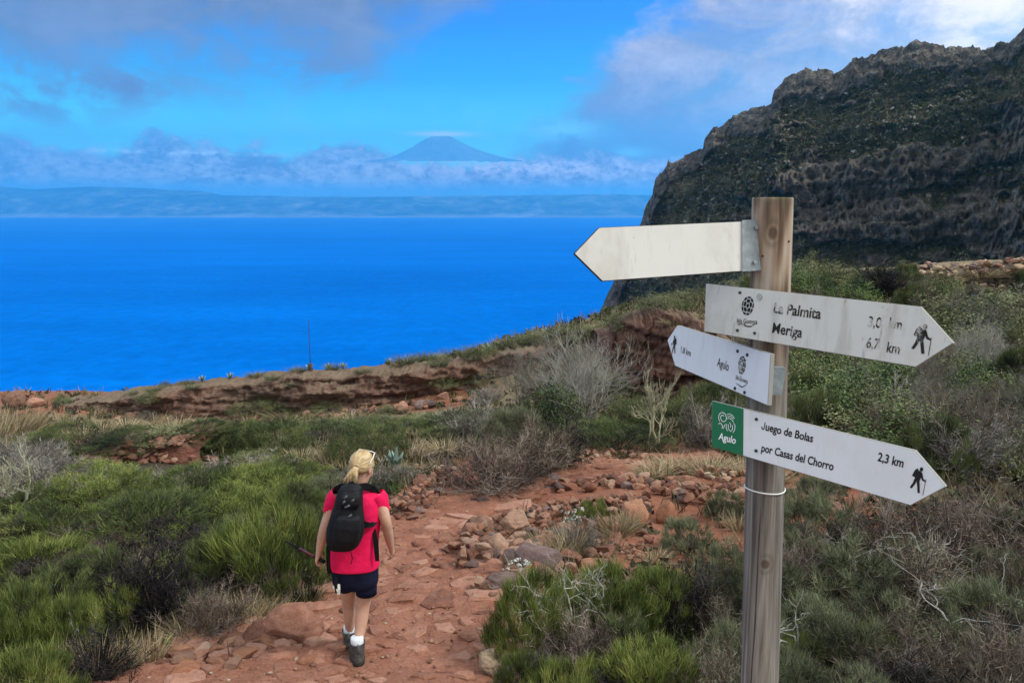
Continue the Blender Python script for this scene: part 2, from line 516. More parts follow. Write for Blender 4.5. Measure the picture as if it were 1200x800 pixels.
# ------------------------------------------------------------------ sea, far island
SEA = -120.0
sx = np.array([-16000, -5000, -1000, 1000, 5000, 16000.]); sy = np.array([-600, 100, 2000, 6000, 12000, 15800.])
gx, gy = np.meshgrid(sx, sy)
v = np.stack([gx.ravel(), gy.ravel(), np.full(gx.size, SEA)], 1)
q = np.arange(36).reshape(6, 6)
f = np.stack([q[:-1, :-1], q[:-1, 1:], q[1:, 1:], q[1:, :-1]], -1).reshape(-1, 4)
tag(link('sea', mesh_np('sea', v, f), 'sea_water'), kind='structure')


def ridge_sheet(name, pxs, pys, Y, back, base_z, nx, ny, amp, sc, mat, seed, tilt=0):
    """A range of hills whose skyline runs through the pixels at distance Y, sloping to both sides."""
    px = np.linspace(pxs[0], pxs[-1], nx); py = np.interp(px, pxs, pys)
    V = []
    for a, b in zip(px, py):
        r = ray(a, b); top = r * (Y / r[1])
        for k in range(ny):
            s = k / (ny - 1) * 2 - 1                            # -1 front foot, 0 ridge, 1 back foot
            h = (1 - abs(s)) ** 1.15
            bz = base_z * (1 + tilt * s * back / Y); V.append((top[0] * (1 + s * back / Y), Y + s * back, bz + (top[2] - bz) * h))
    V = np.array(V); s = np.abs(np.tile(np.linspace(-1, 1, ny), nx))
    if tilt: V[:, 2] += np.repeat(fbm(np.stack([px * .11, px * 0, px * 0], -1), 4) * 34 * np.clip((np.abs(px - 520) - 4) / 40, .25, 1), ny) * (s > .92)
    V[:, 2] += amp * fbm(np.c_[V[:, 0] * sc, V[:, 1] * sc * 0.5, np.full(len(V), seed)], 5, 0.55, ridged=True) * np.clip(s * 3, 0.12, 1) * (1 - s ** 4)
    V[:, 0] += amp * 0.8 * fbm(np.c_[V[:, 0] * sc, V[:, 2] * sc * 2, np.full(len(V), seed + 5)], 4) * (1 - s ** 2)
    q = np.arange(nx * ny).reshape(nx, ny)
    f = np.stack([q[:-1, :-1], q[1:, :-1], q[1:, 1:], q[:-1, 1:]], -1).reshape(-1, 4)
    return tag(link(name, mesh_np(name, V, f, smooth=True), mat), kind='structure')


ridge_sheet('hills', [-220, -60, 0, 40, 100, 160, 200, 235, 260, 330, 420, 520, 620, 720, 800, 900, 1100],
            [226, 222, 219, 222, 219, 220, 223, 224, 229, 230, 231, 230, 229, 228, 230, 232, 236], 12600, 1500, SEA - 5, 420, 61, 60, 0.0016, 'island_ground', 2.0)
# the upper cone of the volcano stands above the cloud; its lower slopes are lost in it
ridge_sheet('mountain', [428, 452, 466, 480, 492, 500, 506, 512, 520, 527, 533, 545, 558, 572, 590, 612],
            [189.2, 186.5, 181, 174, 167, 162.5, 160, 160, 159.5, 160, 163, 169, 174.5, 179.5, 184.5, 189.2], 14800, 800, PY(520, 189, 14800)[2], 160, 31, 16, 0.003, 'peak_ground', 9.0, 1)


# ------------------------------------------------------------------ the high cliff at the right
def build_cliff():
    top = np.array([(695, 418, 300), (702, 378, 299), (720, 338, 298), (738, 300, 297), (752, 262, 296), (755, 250, 295), (764, 229, 293), (768, 214, 292), (781, 197, 290), (784, 187, 289), (800, 182, 287), (823, 178, 284),
                    (826, 162, 282), (836, 150, 280), (852, 142, 279), (870, 132, 276), (888, 130, 274), (904, 123, 272), (907, 103, 268), (920, 94, 266), (933, 86, 264), (960, 84, 261), (982, 84, 258), (1003, 72, 255), (1030, 60, 250), (1054, 58, 247),
                    (1066, 50, 244), (1075, 48, 243), (1090, 53, 241), (1120, 54, 237), (1149, 56, 232), (1183, 51, 226), (1190, 43, 224), (1200, 33, 222), (1225, 20, 214), (1270, 5, 205), (1400, -60, 180), (1600, -90, 160)], float)
    w = np.r_[0, np.cumsum(np.hypot(np.diff(top[:, 0]), np.diff(top[:, 1])))]
    nc, nr = 680, 260
    s = np.linspace(0, w[-1], nc)
    px, py, Y = (np.interp(s, w, top[:, k]) for k in range(3))
    Pt = np.stack([PY(a, b, c) for a, b, c in zip(px, py, Y)])
    zb = -118.0
    t = np.linspace(0, 1, nr)
    hgt = Pt[:, 2] - zb
    X, Yc, Z = [np.empty((nc, nr)) for _ in range(3)]
    lean = 0.52
    for j in range(nr):
        z = zb + hgt * t[j]
        off = hgt * (1 - t[j]) * lean
        k = 1 - off / Pt[:, 1] * 1.0
        X[:, j], Yc[:, j], Z[:, j] = Pt[:, 0] * k, Pt[:, 1] * k, z
    P = np.stack([X, Yc, Z], -1)
    q = P * np.array([.018, .018, .010])
    gully = fbm(q + 4.0, 4, 0.55, ridged=True)
    dip = Z - 0.10 * X + 5 * fbm(P * 0.012 + 9, 3)
    band = dip / 15.0; fr = band - np.floor(band)
    ledge = np.where(fr < 0.55, fr / 0.55 * 0.18, 0.18 + (fr - 0.55) / 0.45 * 0.82) - fr
    rough = fbm(P * 0.09, 5, 0.6); rib = fbm(P * np.array([.20, .20, .13]) + 2.0 * rough[..., None], 4, 0.6, ridged=True)
    fade = np.clip((1 - t) * 9, 0.0, 1)[None, :]
    crag = fbm(P * np.array([.30, .30, .34]), 4, 0.6, ridged=True); chip = fbm(P * np.array([.9, .9, .75]) + 5, 3, 0.6, ridged=True)
    crest = np.clip((7.0 + 9.0 * rough + 7.0 * gully - (1 - t)[None, :] * hgt[:, None]) / 2.0 + .5, 0, 1)
    field = fbm(np.stack([P[..., 0] * .030, P[..., 1] * .030, dip * .075], -1) + 31, 5, .6) + .35 * fbm(P * np.array([.12, .12, .30]) + 8, 3)
    low = np.clip((P[..., 0] - 95) / 25, 0, 1) * np.exp(-((P[..., 2] + 2) / 14.0) ** 2) + np.exp(-((P[..., 2] + 6) / 7.0) ** 2) * np.clip((P[..., 0] - 70) / 20, 0, 1) * .7
    band_rock = np.clip((field + .22 * low + .10 * (fr < .5) - .25) / .10, 0, 1)
    rock = np.clip(crest + band_rock, 0, 1)
    push = (gully * 9.0 + rough * 5.0) * (0.15 + 0.85 * fade) + (rib * 1.5 * rock + ledge * 15.0 + rock * 2.6) * (0.3 + 0.7 * fade) + crag * (1.6 + 2.4 * rock) + chip * (0.7 + 1.3 * rock)
    push = push * np.clip((1 - t) * 6 + .30, 0, 1)[None, :]
    dirv = Pt[:, :2] / np.linalg.norm(Pt[:, :2], axis=1, keepdims=True)
    P[..., 0] -= push * dirv[:, None, 0]; P[..., 1] -= push * dirv[:, None, 1]
    jag = 2.0 * fbm(np.stack([s * 0.07, s * 0 + 2, s * 0], -1), 5, 0.6) + 1.0 * np.round(1.2 * fbm(np.stack([s * 0.05, s * 0 + 5, s * 0], -1), 2))
    P[..., 2] += jag[:, None] * np.clip((t - 0.9) * 10, 0, 1)[None, :] * 0.8 + rough * 1.6 * fade + crag * 0.9 * (0.4 + 0.6 * fade)
    # plateau behind the edge
    back = []
    for k, (dy, dz) in enumerate([(6, .5), (16, 1.0), (40, -2), (90, -25), (130, -100)]):
        b = P[:, -1].copy(); b[:, 0] += dirv[:, 0] * dy; b[:, 1] += dirv[:, 1] * dy; b[:, 2] = np.maximum(b[:, 2] + dz * (1 if dz > -90 else 1.0), -128); back.append(b)
    P = np.concatenate([P, np.stack(back, 1)], 1)
    m = P.shape[1]
    q = np.arange(nc * m).reshape(nc, m)
    f = np.stack([q[:-1, :-1], q[1:, :-1], q[1:, 1:], q[:-1, 1:]], -1).reshape(-1, 4)
    rk = np.concatenate([rock, np.zeros((nc, m - nr))], 1)
    tag(link('cliff', mesh_np('cliff', P.reshape(-1, 3), f, {'rock': rk}), 'cliff_rock'), kind='structure')
    # brush on the ledges, far too much of it to count
    rng = np.random.default_rng(5)
    n = 70000
    i = rng.integers(2, nc - 2, n); j = rng.integers(60, nr - 1, n)
    e1 = P[np.minimum(i + 1, nc - 1), j] - P[i - 1, j]; e2 = P[i, np.minimum(j + 1, m - 1)] - P[i, j - 1]
    nn = np.cross(e1, e2); nn /= np.linalg.norm(nn, axis=1, keepdims=True) + 1e-9
    nn *= -np.sign(nn[:, 1:2] + 1e-9)
    g = fbm(P[i, j] * 0.05 + 3, 4) + 0.4 * np.maximum(nn[:, 2], 0) + rng.normal(0, .22, n) - 0.85 * rk[i, j]
    keep = g > 0.10
    i, j = i[keep], j[keep]; c = P[i, j] + rng.normal(0, .5, (len(i), 3))
    return c, rng


cliff_spots, cliff_rng = build_cliff()


def tuft_cloud(centres, size, faces, rng, flat=0.7):
    """Clusters of small leaf faces round each centre -> vertices, triangles, per-cluster random."""
    n = len(centres); k = faces
    d = rng.normal(size=(n, k, 3)); d /= np.linalg.norm(d, axis=-1, keepdims=True)
    d[..., 2] = np.abs(d[..., 2])
    r = size[:, None, None] * rng.uniform(.45, 1.0, (n, k, 1))
    p = centres[:, None] + d * r * np.array([1, 1, flat])
    a = rng.normal(size=(n, k, 3)); a /= np.linalg.norm(a, axis=-1, keepdims=True)
    b = np.cross(a, d); b /= np.linalg.norm(b, axis=-1, keepdims=True) + 1e-9
    e = size[:, None, None] * rng.uniform(.28, .55, (n, k, 1))
    v = np.stack([p + a * e, p - a * e * .5 + b * e * .8, p - a * e * .5 - b * e * .8], 2).reshape(-1, 3)
    f = np.arange(len(v)).reshape(-1, 3)
    return v, f, np.repeat(rng.random(n), k * 3)


def brush_nodes(stops):
    def fn(t, p):
        t.put(p.inputs['Base Color'], t.ramp(t.attr('rnd'), stops))
    return fn


material('cliff_brush', brush_nodes([(0.0, (.026, .028, .018)), (0.40, (.064, .069, .038)), (0.68, (.115, .115, .065)), (0.85, (.18, .16, .115)), (1.0, (.32, .29, .24))]), rough=0.9, spec=0.05)
v, f, r_ = tuft_cloud(cliff_spots, cliff_rng.uniform(.4, 1.25, len(cliff_spots)), 8, cliff_rng)
tag(link('cliff_vegetation', mesh_np('cliff_vegetation', v, f, {'rnd': r_}), 'cliff_brush'), kind='stuff')


# ------------------------------------------------------------------ path outline
PATH_ROWS = [(900, -20, 700), (850, 50, 640), (800, 150, 600), (770, 215, 592), (745, 300, 582), (720, 352, 575), (700, 385, 572), (670, 418, 584), (640, 440, 560), (612, 462, 552), (590, 478, 600),
             (574, 505, 660), (560, 522, 745), (550, 560, 770), (541, 640, 800), (533, 690, 840)]
path_l = np.array([G(a, y) if y <= 880 else PY(a, y, 4.3) for y, a, b in PATH_ROWS]); path_r = np.array([G(b, y) if y <= 880 else PY(b, y, 4.3) for y, a, b in PATH_ROWS])
# behind the frame's lower edge the path climbs past the walker with the camera
pre = np.array([[-2.2, 2.2, 0], [-1.9, -2, 0], [-1.6, -7, 0]])[::-1]; pre_r = np.array([[0.2, 2.2, 0], [0.2, -2, 0], [.4, -7, 0]])[::-1]
path_l = np.concatenate([pre, path_l]); path_r = np.concatenate([pre_r, path_r])


def resample(a, n):
    d = np.r_[0, np.cumsum(np.linalg.norm(np.diff(a[:, :2], axis=0), axis=1))]; s = np.linspace(0, d[-1], n)
    return np.stack([np.interp(s, d, a[:, k]) for k in range(3)], 1)


_mid = (path_l + path_r) / 2
_d = np.r_[0, np.cumsum(np.linalg.norm(np.diff(_mid[:, :2], axis=0), axis=1))]
NS, NTT = 420, 60
_s = np.linspace(0, _d[-1], NS)
PL = np.stack([np.interp(_s, _d, path_l[:, k]) for k in range(2)], 1); PR = np.stack([np.interp(_s, _d, path_r[:, k]) for k in range(2)], 1)
tt = np.linspace(-0.06, 1.06, NTT)
PXY = PL[:, None] * (1 - tt[None, :, None]) + PR[:, None] * tt[None, :, None]
zt = terrain(PXY[..., 0], PXY[..., 1])
_p3 = np.stack([PXY[..., 0], PXY[..., 1], zt * 0], -1)
edge = np.minimum(tt - tt[0], tt[-1] - tt)[None, :] + 0.045 * fbm(_p3 * 1.4 + 4, 3)
relief = 0.05 * np.maximum(fbm(_p3 * np.array([1.6, 2.6, 1]), 4, 0.55), -0.4) + 0.02 * fbm(_p3 * 7.0, 3, 0.6, ridged=True)
PZ = zt + np.where(edge < 0.035, -0.06, 0.022 + relief + 0.03)
v = np.stack([PXY[..., 0], PXY[..., 1], PZ], -1)
q = np.arange(NS * NTT).reshape(NS, NTT)
f = np.stack([q[:-1, :-1], q[:-1, 1:], q[1:, 1:], q[1:, :-1]], -1).reshape(-1, 4)
path = tag(link('path', mesh_np('path', v.reshape(-1, 3), f), 'path_earth'), kind='structure')


def dist_to_path(x, y):
    """Metres outside the path (0 inside), roughly."""
    x = np.asarray(x); sh = x.shape; q = np.stack([x.ravel(), np.asarray(y).ravel()], 1); out = np.empty(len(q))
    L, Rr = PL[::6], PR[::6]; c = (L + Rr) / 2; h = np.linalg.norm(Rr - L, axis=1) / 2
    for s in range(0, len(q), 20000):
        b = q[s:s + 20000]
        out[s:s + 20000] = (np.linalg.norm(b[:, None] - c[None], axis=-1) - h[None]).min(1)
    return np.maximum(out, 0).reshape(sh)


# ------------------------------------------------------------------ terrain sheet
def build_ground():
    ys = np.concatenate([np.linspace(-12, 0, 16), np.linspace(0.25, 8, 84), 8 * np.exp(np.linspace(0.012, math.log(46 / 8), 150)), np.linspace(47, 170, 34)])
    ts = np.linspace(-1, 1, 261)
    X = ts[None, :] * (9 + 0.95 * np.maximum(ys, 0)[:, None]) + 0 * ys[:, None]; Y = ys[:, None] + 0 * X
    Z = terrain(X, Y)
    p = np.stack([X, Y, Z * 0], -1)
    Z = Z + 0.02 * fbm(p * 5, 3) * (Y < 20)
    dp = dist_to_path(X, Y)
    px, py = proj(np.stack([X, Y, Z], -1))
    red = np.clip(1.1 - dp / 1.3, 0, 1)
    for cx, cy, rx, ry in [(G(740, 600)[0], G(740, 600)[1], 3.4, 4.2), (G(860, 560)[0], G(860, 560)[1], 4.0, 2.4), (G(945, 590)[0], G(945, 590)[1], 2.0, 2.0), (G(230, 530)[0], G(230, 530)[1], 2.4, 1.2), (G(250, 780)[0], G(250, 780)[1], 1.0, 1.2)]:
        red = np.maximum(red, np.clip(1.6 - 1.6 * np.hypot((X - cx) / rx, (Y - cy) / ry), 0, 1))
    red = np.maximum(red, .62 * np.clip((Y - 23.5) / 2.0, 0, 1) * np.clip((1.5 - X) / 3.0, 0, 1) * (Y < 60))
    lit = np.clip(0.75 - red, 0, 1) * np.clip((20 - Y) / 6, 0.25, 1)
    q = np.arange(X.size).reshape(X.shape)
    f = np.stack([q[:-1, :-1], q[:-1, 1:], q[1:, 1:], q[1:, :-1]], -1).reshape(-1, 4)
    me = mesh_np('ground', np.stack([X, Y, Z], -1).reshape(-1, 3), f, {'red': red, 'litter': lit}, smooth=True)
    tag(link('ground', me, 'soil'), kind='structure')


build_ground()


# ------------------------------------------------------------------ rock ledges that edge the plateau
def outcrop(name, pts, depth_back, nx, nz, amp, red, over, seed, soft=1.0):
    """pts: (px, py of the foot, py of the top, Y of the foot). A broken, overhanging band of strata."""
    pts = np.array(pts, float); u = np.linspace(0, 1, nx); k = np.linspace(0, 1, len(pts))
    px, pb, pt, Y = (np.interp(u, k, pts[:, c]) for c in range(4))
    V = np.empty((nx, nz + 4, 3))
    for i in range(nx):
        b = PY(px[i], pb[i], Y[i]); tp = PY(px[i], pt[i], Y[i] + depth_back * 0.5)
        for j in range(nz):
            s = j / (nz - 1)
            V[i, j] = b + (tp - b) * s
            V[i, j, 2] = b[2] - 0.35 + (tp[2] - b[2] + 0.35) * s
        for j, (dy, dz) in enumerate([(0.5, .03), (1.2, -.02), (2.2, -.25), (3.0, -1.2)]):
            V[i, nz + j] = tp + np.array([0, dy, dz])
    s = np.r_[np.linspace(0, 1, nz), np.ones(4)][None, :]
    fade = np.clip(np.minimum(u * 12, (1 - u) * 12), 0, 1)[:, None]
    P = V * np.array([.55, .55, 2.4]) + seed
    str_ = fbm(P, 5, 0.6) + 0.55 * fbm(V * np.array([.25, .25, 5.0]) + seed, 3) + 0.6 * fbm(V * np.array([1.3, 1.3, 2.0]) + seed, 4, 0.6, ridged=True)
    big = fbm(V * np.array([.35, .35, .3]) + seed, 3)
    fine = fbm(V * 3.2 + seed, 4, 0.6, ridged=True)
    prof_ = over * np.sin(np.clip(s, 0, 1) * math.pi * 0.5) ** 3
    push = (amp * str_ + amp * 1.2 * big + amp * 0.35 * fine + prof_) * fade * np.where(s < 1, 1, 0.7)
    V[..., 1] -= push
    V[..., 2] += (0.14 * fine + 0.20 * big + 0.10 * fbm(V * 1.2 + seed, 3)) * fade * np.clip(s * 3 - 1.5, 0, 1) * soft
    rr = np.clip(red + 0 * s + 0.5 * big * (red > 0), -1, 1)
    m = V.shape[1]; q = np.arange(nx * m).reshape(nx, m)
    f = np.stack([q[:-1, :-1], q[1:, :-1], q[1:, 1:], q[:-1, 1:]], -1).reshape(-1, 4)
    o = tag(link(name, mesh_np(name, V.reshape(-1, 3), f, {'red': rr}), 'outcrop_rock'), kind='structure')
    LEDGES.append(BVHTree.FromPolygons([Vector(p) for p in V.reshape(-1, 3)], f.tolist()))
    return o


outcrop('rock_outcrop', [(60, 492, 472, 26.0), (100, 494, 468, 25.8), (135, 495, 463, 25.6), (200, 497, 455, 25.2), (260, 496, 447, 25.4), (330, 494, 441, 25.6), (400, 491, 437, 25.9), (460, 485, 433, 26.4), (520, 475, 425, 27.0), (570, 462, 414, 27.4), (620, 450, 404, 27.6), (680, 440, 394, 27.6)],
        2.2, 420, 40, 0.42, 0.34, 0.85, 3.0)
outcrop('rock_outcrop', [(700, 425, 392, 23.5), (728, 450, 374, 22.5), (770, 468, 364, 21.2), (805, 478, 368, 20.4), (840, 480, 388, 20), (875, 476, 420, 20)], 2.0, 190, 46, 0.55, 0.62, 0.9, 11.0)
outcrop('rock_outcrop', [(1005, 352, 336, 30), (1050, 354, 326, 31), (1100, 352, 320, 32), (1150, 352, 315, 32), (1210, 350, 310, 32), (1300, 346, 304, 32)], 2.5, 300, 30, 0.62, -0.4, 0.7, 21.0, 2.2)
outcrop('rock_outcrop', [(92, 547, 533, 13.5), (130, 548, 524, 13.3), (165, 548, 520, 13.2), (200, 549, 518, 13.1), (222, 549, 519, 13.1), (234, 548, 526, 13.1)], 1.0, 90, 18, 0.10, 1.0, 0.15, 31.0, 0.3)


# ------------------------------------------------------------------ small geometry kit
def clip_poly(poly, n, c):
    """Keep the side of the 2-D polygon where p.n <= c."""
    out = []
    for i in range(len(poly)):
        a, b = poly[i], poly[(i + 1) % len(poly)]
        da, db = a @ n - c, b @ n - c
        if da <= 0: out.append(a)
        if (da < 0 < db) or (db < 0 < da): out.append(a + (b - a) * (da / (da - db)))
    return out


def voronoi(pts, i, bound, gap=0.0, k=14):
    p = pts[i]; d = np.linalg.norm(pts - p, axis=1); poly = [np.array(q, float) for q in bound]
    for j in np.argsort(d)[1:k + 1]:
        n = (pts[j] - p) / d[j]
        poly = clip_poly(poly, n, (p @ n) + d[j] / 2 - gap)
        if len(poly) < 3: return None
    return poly


def tube_bm(bm, pts, radii, sides=6, cap=True):
    pts = [Vector(p) for p in pts]; rings = []
    up = Vector((0.13, 0.21, 0.97)).normalized()
    for i, p in enumerate(pts):
        d = (pts[min(i + 1, len(pts) - 1)] - pts[max(i - 1, 0)]).normalized()
        a = d.cross(up)
        if a.length < 1e-3: a = d.cross(Vector((1, 0, 0)))
        a.normalize(); b = d.cross(a)
        r = radii[i] if hasattr(radii, '__len__') else radii
        rings.append([bm.verts.new(p + (a * math.cos(t) + b * math.sin(t)) * r) for t in [2 * math.pi * k / sides for k in range(sides)]])
    for r0, r1 in zip(rings, rings[1:]):
        for k in range(sides): bm.faces.new((r0[k], r0[(k + 1) % sides], r1[(k + 1) % sides], r1[k]))
    if cap:
        bm.faces.new(rings[0][::-1]); bm.faces.new(rings[-1])
    return rings


def prism_bm(bm, outline, O, Ux, Vx, N, z0, z1):
    """Extrude a (u, v) outline between two offsets along N."""
    lo = [bm.verts.new(O + Ux * u + Vx * w + N * z0) for u, w in outline]
    hi = [bm.verts.new(O + Ux * u + Vx * w + N * z1) for u, w in outline]
    n = len(outline)
    bm.faces.new(hi); bm.faces.new(lo[::-1])
    for k in range(n): bm.faces.new((lo[k], lo[(k + 1) % n], hi[(k + 1) % n], hi[k]))


def j_glyph():
    """A plain grotesque J that stands on the baseline; the default text font's J hangs below it."""
    cap, w = 0.69, 0.105
    pts = [(.36, cap), (.36, .20)] + [(.36 - .15 + .15 * math.cos(a), .19 + .15 * math.sin(a)) for a in np.linspace(0, -math.pi, 9)[1:]] + [(.06, .25)]
    V, f = [], []
    for i, q in enumerate(stroke(pts, w)): V += q; f.append([4 * i, 4 * i + 1, 4 * i + 2, 4 * i + 3])
    return np.array(V), f


def text_polys(body, bold=0.0):
    c = bpy.data.curves.new('lettering', 'FONT'); c.body = body; c.size = 1.0; c.offset = bold; c.resolution_u = 4
    o = bpy.data.objects.new('lettering', c); COL.objects.link(o)
    dg = bpy.context.evaluated_depsgraph_get(); dg.update()
    me = bpy.data.meshes.new_from_object(o.evaluated_get(dg))
    v = np.array([tuple(w.co)[:2] for w in me.vertices]); f = [list(p.vertices) for p in me.polygons]
    bpy.data.objects.remove(o); bpy.data.curves.remove(c); bpy.data.meshes.remove(me)
    return v, f


class Board:
    """The plane of a sign: O at lower left of its pixel corners, U along, V up, N out towards the reader."""
    def __init__(s, tl, bl, dl, tr, br, dr):
        TL, BL, TR, BR = (Vector(PD(*tl, dl)), Vector(PD(*bl, dl)), Vector(PD(*tr, dr)), Vector(PD(*br, dr)))
        s.O = BL; s.U = ((TR + BR) / 2 - (TL + BL) / 2).normalized()
        s.V = (TL - BL + TR - BR); s.V -= s.U * s.V.dot(s.U); s.V.normalize()
        s.N = s.U.cross(s.V).normalized()
        if s.N.dot(s.O) > 0: s.N = -s.N
    def uv(s, px, py):
        r = Vector(ray(px, py)); k = s.O.dot(s.N) / r.dot(s.N); q = r * k - s.O
        return q.dot(s.U), q.dot(s.V)
    def pt(s, u, v, n=0.0): return s.O + s.U * u + s.V * v + s.N * n


def lettering(B, parent, items, mat, lift=0.0009, name='lettering', origin=None):
    """items: (text, baseline start pixel, baseline end pixel, cap height in pixels, bold)."""
    cap = text_polys('H')[0][:, 1].max()
    for body, a, b, h, bold in items:
        V, Fc = [], []
        if body[0] == 'J':
            v, f = j_glyph(); v2, f2 = text_polys(body[1:], bold)
            v2 = v2 + np.array([v[:, 0].max() + .11 - v2[:, 0].min(), 0]); f = f + [[k + len(v) for k in q] for q in f2]; v = np.concatenate([v, v2])
        else: v, f = text_polys(body, bold)
        u0, w0 = B.uv(*a); u1, w1 = B.uv(*b); _, wt = B.uv(a[0], a[1] - h)
        sx = (u1 - u0) / (v[:, 0].max() - v[:, 0].min()); sy = (wt - w0) / cap
        for x, y in v:
            u = u0 + (x - v[:, 0].min()) * sx; k = (u - u0) / (u1 - u0)
            V.append(tuple(B.pt(u, w0 + (w1 - w0) * k + y * sy, lift) - origin))
        o = link(name, mesh_np(name, V, f), mat, parent)
    return o


def flat_shapes(B, parent, polys, mat, lift, name, origin):
    V, Fc = [], []
    for p in polys:
        Fc.append(list(range(len(V), len(V) + len(p)))); V += [tuple(B.pt(u, w, lift) - origin) for u, w in p]
    return link(name, mesh_np(name, V, Fc), mat, parent)


def ellipse(cx, cy, rx, ry, n=16): return [(cx + rx * math.cos(2 * math.pi * k / n), cy + ry * math.sin(2 * math.pi * k / n)) for k in range(n)]


def stroke(pts, w):
    """A polyline as a row of quads with its own width."""
    pts = [np.array(p, float) for p in pts]; out = []
    L, Rr = [], []
    for i, p in enumerate(pts):
        d = pts[min(i + 1, len(pts) - 1)] - pts[max(i - 1, 0)]; d /= np.linalg.norm(d) + 1e-9; n = np.array([-d[1], d[0]])
        ww = w[i] if hasattr(w, '__len__') else w
        L.append(p + n * ww / 2); Rr.append(p - n * ww / 2)
    for i in range(len(pts) - 1): out.append([tuple(L[i]), tuple(Rr[i]), tuple(Rr[i + 1]), tuple(L[i + 1])])
    return out


HIKER = [ellipse(.56, .915, .115, .085, 14),
         [(.14, .84), (.30, .92), (.37, .87), (.26, .56), (.02, .60)],                       # pack
         [(.36, .86), (.54, .83), (.66, .80), (.68, .70), (.58, .48), (.22, .50), (.30, .70)],     # trunk
         [(.60, .80), (.70, .74), (.80, .60), (.98, .54), (.97, .49), (.74, .52), (.58, .68)],     # arm
         [(.955, .60), (.99, .60), (.995, .0), (.955, .0)],                                    # stick
         [(.22, .51), (.42, .50), (.36, .36), (.16, .13), (.02, .16), (.17, .36)],
         [(.38, .50), (.58, .49), (.68, .24), (.76, .05), (.60, .03), (.50, .25)]]


def hiker(B, x0, y0, x1, y1, mirror=False):
    u0, w0 = B.uv((x0 + x1) / 2, y1); _, w1 = B.uv((x0 + x1) / 2, y0)
    ua, _ = B.uv(x0, (y0 + y1) / 2); ub, _ = B.uv(x1, (y0 + y1) / 2)
    return [[(ua + (ub - ua) * ((1 - a) if mirror else a), w0 + (w1 - w0) * b) for a, b in p] for p in HIKER]


def ball_logo(B, cx, cy, rx, ry):
    """Round emblem of dark patches with pale seams."""
    u, w = B.uv(cx, cy); ua, _ = B.uv(cx + rx, cy); _, wb = B.uv(cx, cy - ry)
    a, b = ua - u, wb - w
    pts = np.array([(0, .02)] + [(.52 * math.cos(t), .52 * math.sin(t)) for t in [.3 + 2 * math.pi * k / 5 for k in range(5)]] + [(.97 * math.cos(t), .97 * math.sin(t)) for t in [.1 + 2 * math.pi * k / 9 for k in range(9)]])
    out = []
    for i in range(len(pts)):
        q = voronoi(pts, i, ellipse(0, 0, 1, 1, 20), 0.055)
        if q is not None and len(q) > 2: out.append([(u + x * a, w + y * b) for x, y in q])
    return out


# ------------------------------------------------------------------ sign materials
def wood_nodes(t, p):
    co = t.coord('Object'); x, y, z = t.xyz(co)
    g = t.noise(t.scale(co, (34, 34, 1.6)), 1.0, 5, 0.6, 0.7); g2 = t.noise(t.scale(co, (120, 120, 5)), 1.0, 3, 0.6); n = t.noise(co, 5.0, 4, 0.6)
    rings = (t.noise(t.scale(co, (9, 9, 2.2)), 1.0, 2, 0.5) * 26.0)._m('SINE') * 0.5 + 0.5
    ang = x._m('ARCTAN2', y)
    up = t.ramp(g * 0.55 + g2 * 0.2 + rings * 0.25, [(0.34, (.085, .056, .038)), (0.46, (.24, .168, .115)), (0.57, (.36, .275, .20)), (0.70, (.48, .40, .32))])
    lo = t.ramp(g * 0.7 + g2 * 0.3, [(0.34, (.055, .048, .042)), (0.47, (.155, .138, .12)), (0.58, (.25, .228, .20)), (0.70, (.36, .335, .30))])
    c = t.mix((z + (n - 0.5) * 0.35).ss(-0.62, -0.28), lo, up)
    c = t.mix((z + (n - 0.5) * 0.12).ss(-0.03, 0.03) * 0.6, c, (.085, .082, .05))           # mossy top
    for kz, ka, s in [(-.085, -2.9, 1.0), (-.93, 2.95, 0.8), (-.62, -2.6, 0.7), (-.30, -2.55, 0.5)]:
        d = ((z - kz)._m('MULTIPLY', 26.0 / s)); e = ((ang - ka) * (1.9 / s))
        q = (d * d + e * e)._m('SQRT')
        c = t.mix(q.ss(0.55, 0.25) * 0.75, c, (.075, .045, .028))
        c = t.mix((q.ss(0.5, 0.7) * q.ss(1.1, 0.8)) * 0.35, c, (.11, .075, .05))
    crack = (ang + (g - 0.5) * 0.25 + 3.05 - 0.0)._m('ABSOLUTE').ss(0.035, 0.0) * z.ss(-0.72, -0.85)
    c = t.mix(crack * 0.85, c, (.018, .015, .012))
    t.put(p.inputs['Base Color'], c)
    t.put(p.inputs['Normal'], t.bump(g * 0.6 + g2 * 0.3 - crack, 0.6, 0.006))


material('weathered_wood', wood_nodes, rough=0.88, spec=0.2)


def board_nodes(base, dirt):
    def fn(t, p):
        co = t.coord('Object'); n = t.noise(co, 6.0, 5, 0.6); n2 = t.noise(t.scale(co, (60, 60, 60)), 1.0, 3, 0.7); s = t.noise(t.scale(co, (22, 22, 3)), 1.0, 4, 0.6)
        c = t.mix(n.ss(0.45, 0.8) * dirt, base, (.42, .39, .31))
        c = t.mix(n2.ss(0.70, 0.78) * dirt, c, (.16, .14, .11))
        c = t.mix(s.ss(0.50, 0.74) * dirt * 0.6, c, (.36, .335, .28))
        s2 = t.noise(t.scale(co, (70, 70, 5)), 1.0, 4, 0.7); c = t.mix(s2.ss(0.60, 0.72) * dirt * 0.5, c, (.22, .19, .15))
        t.put(p.inputs['Base Color'], c)
        t.put(p.inputs['Roughness'], 0.42 + n * 0.25)
    return fn


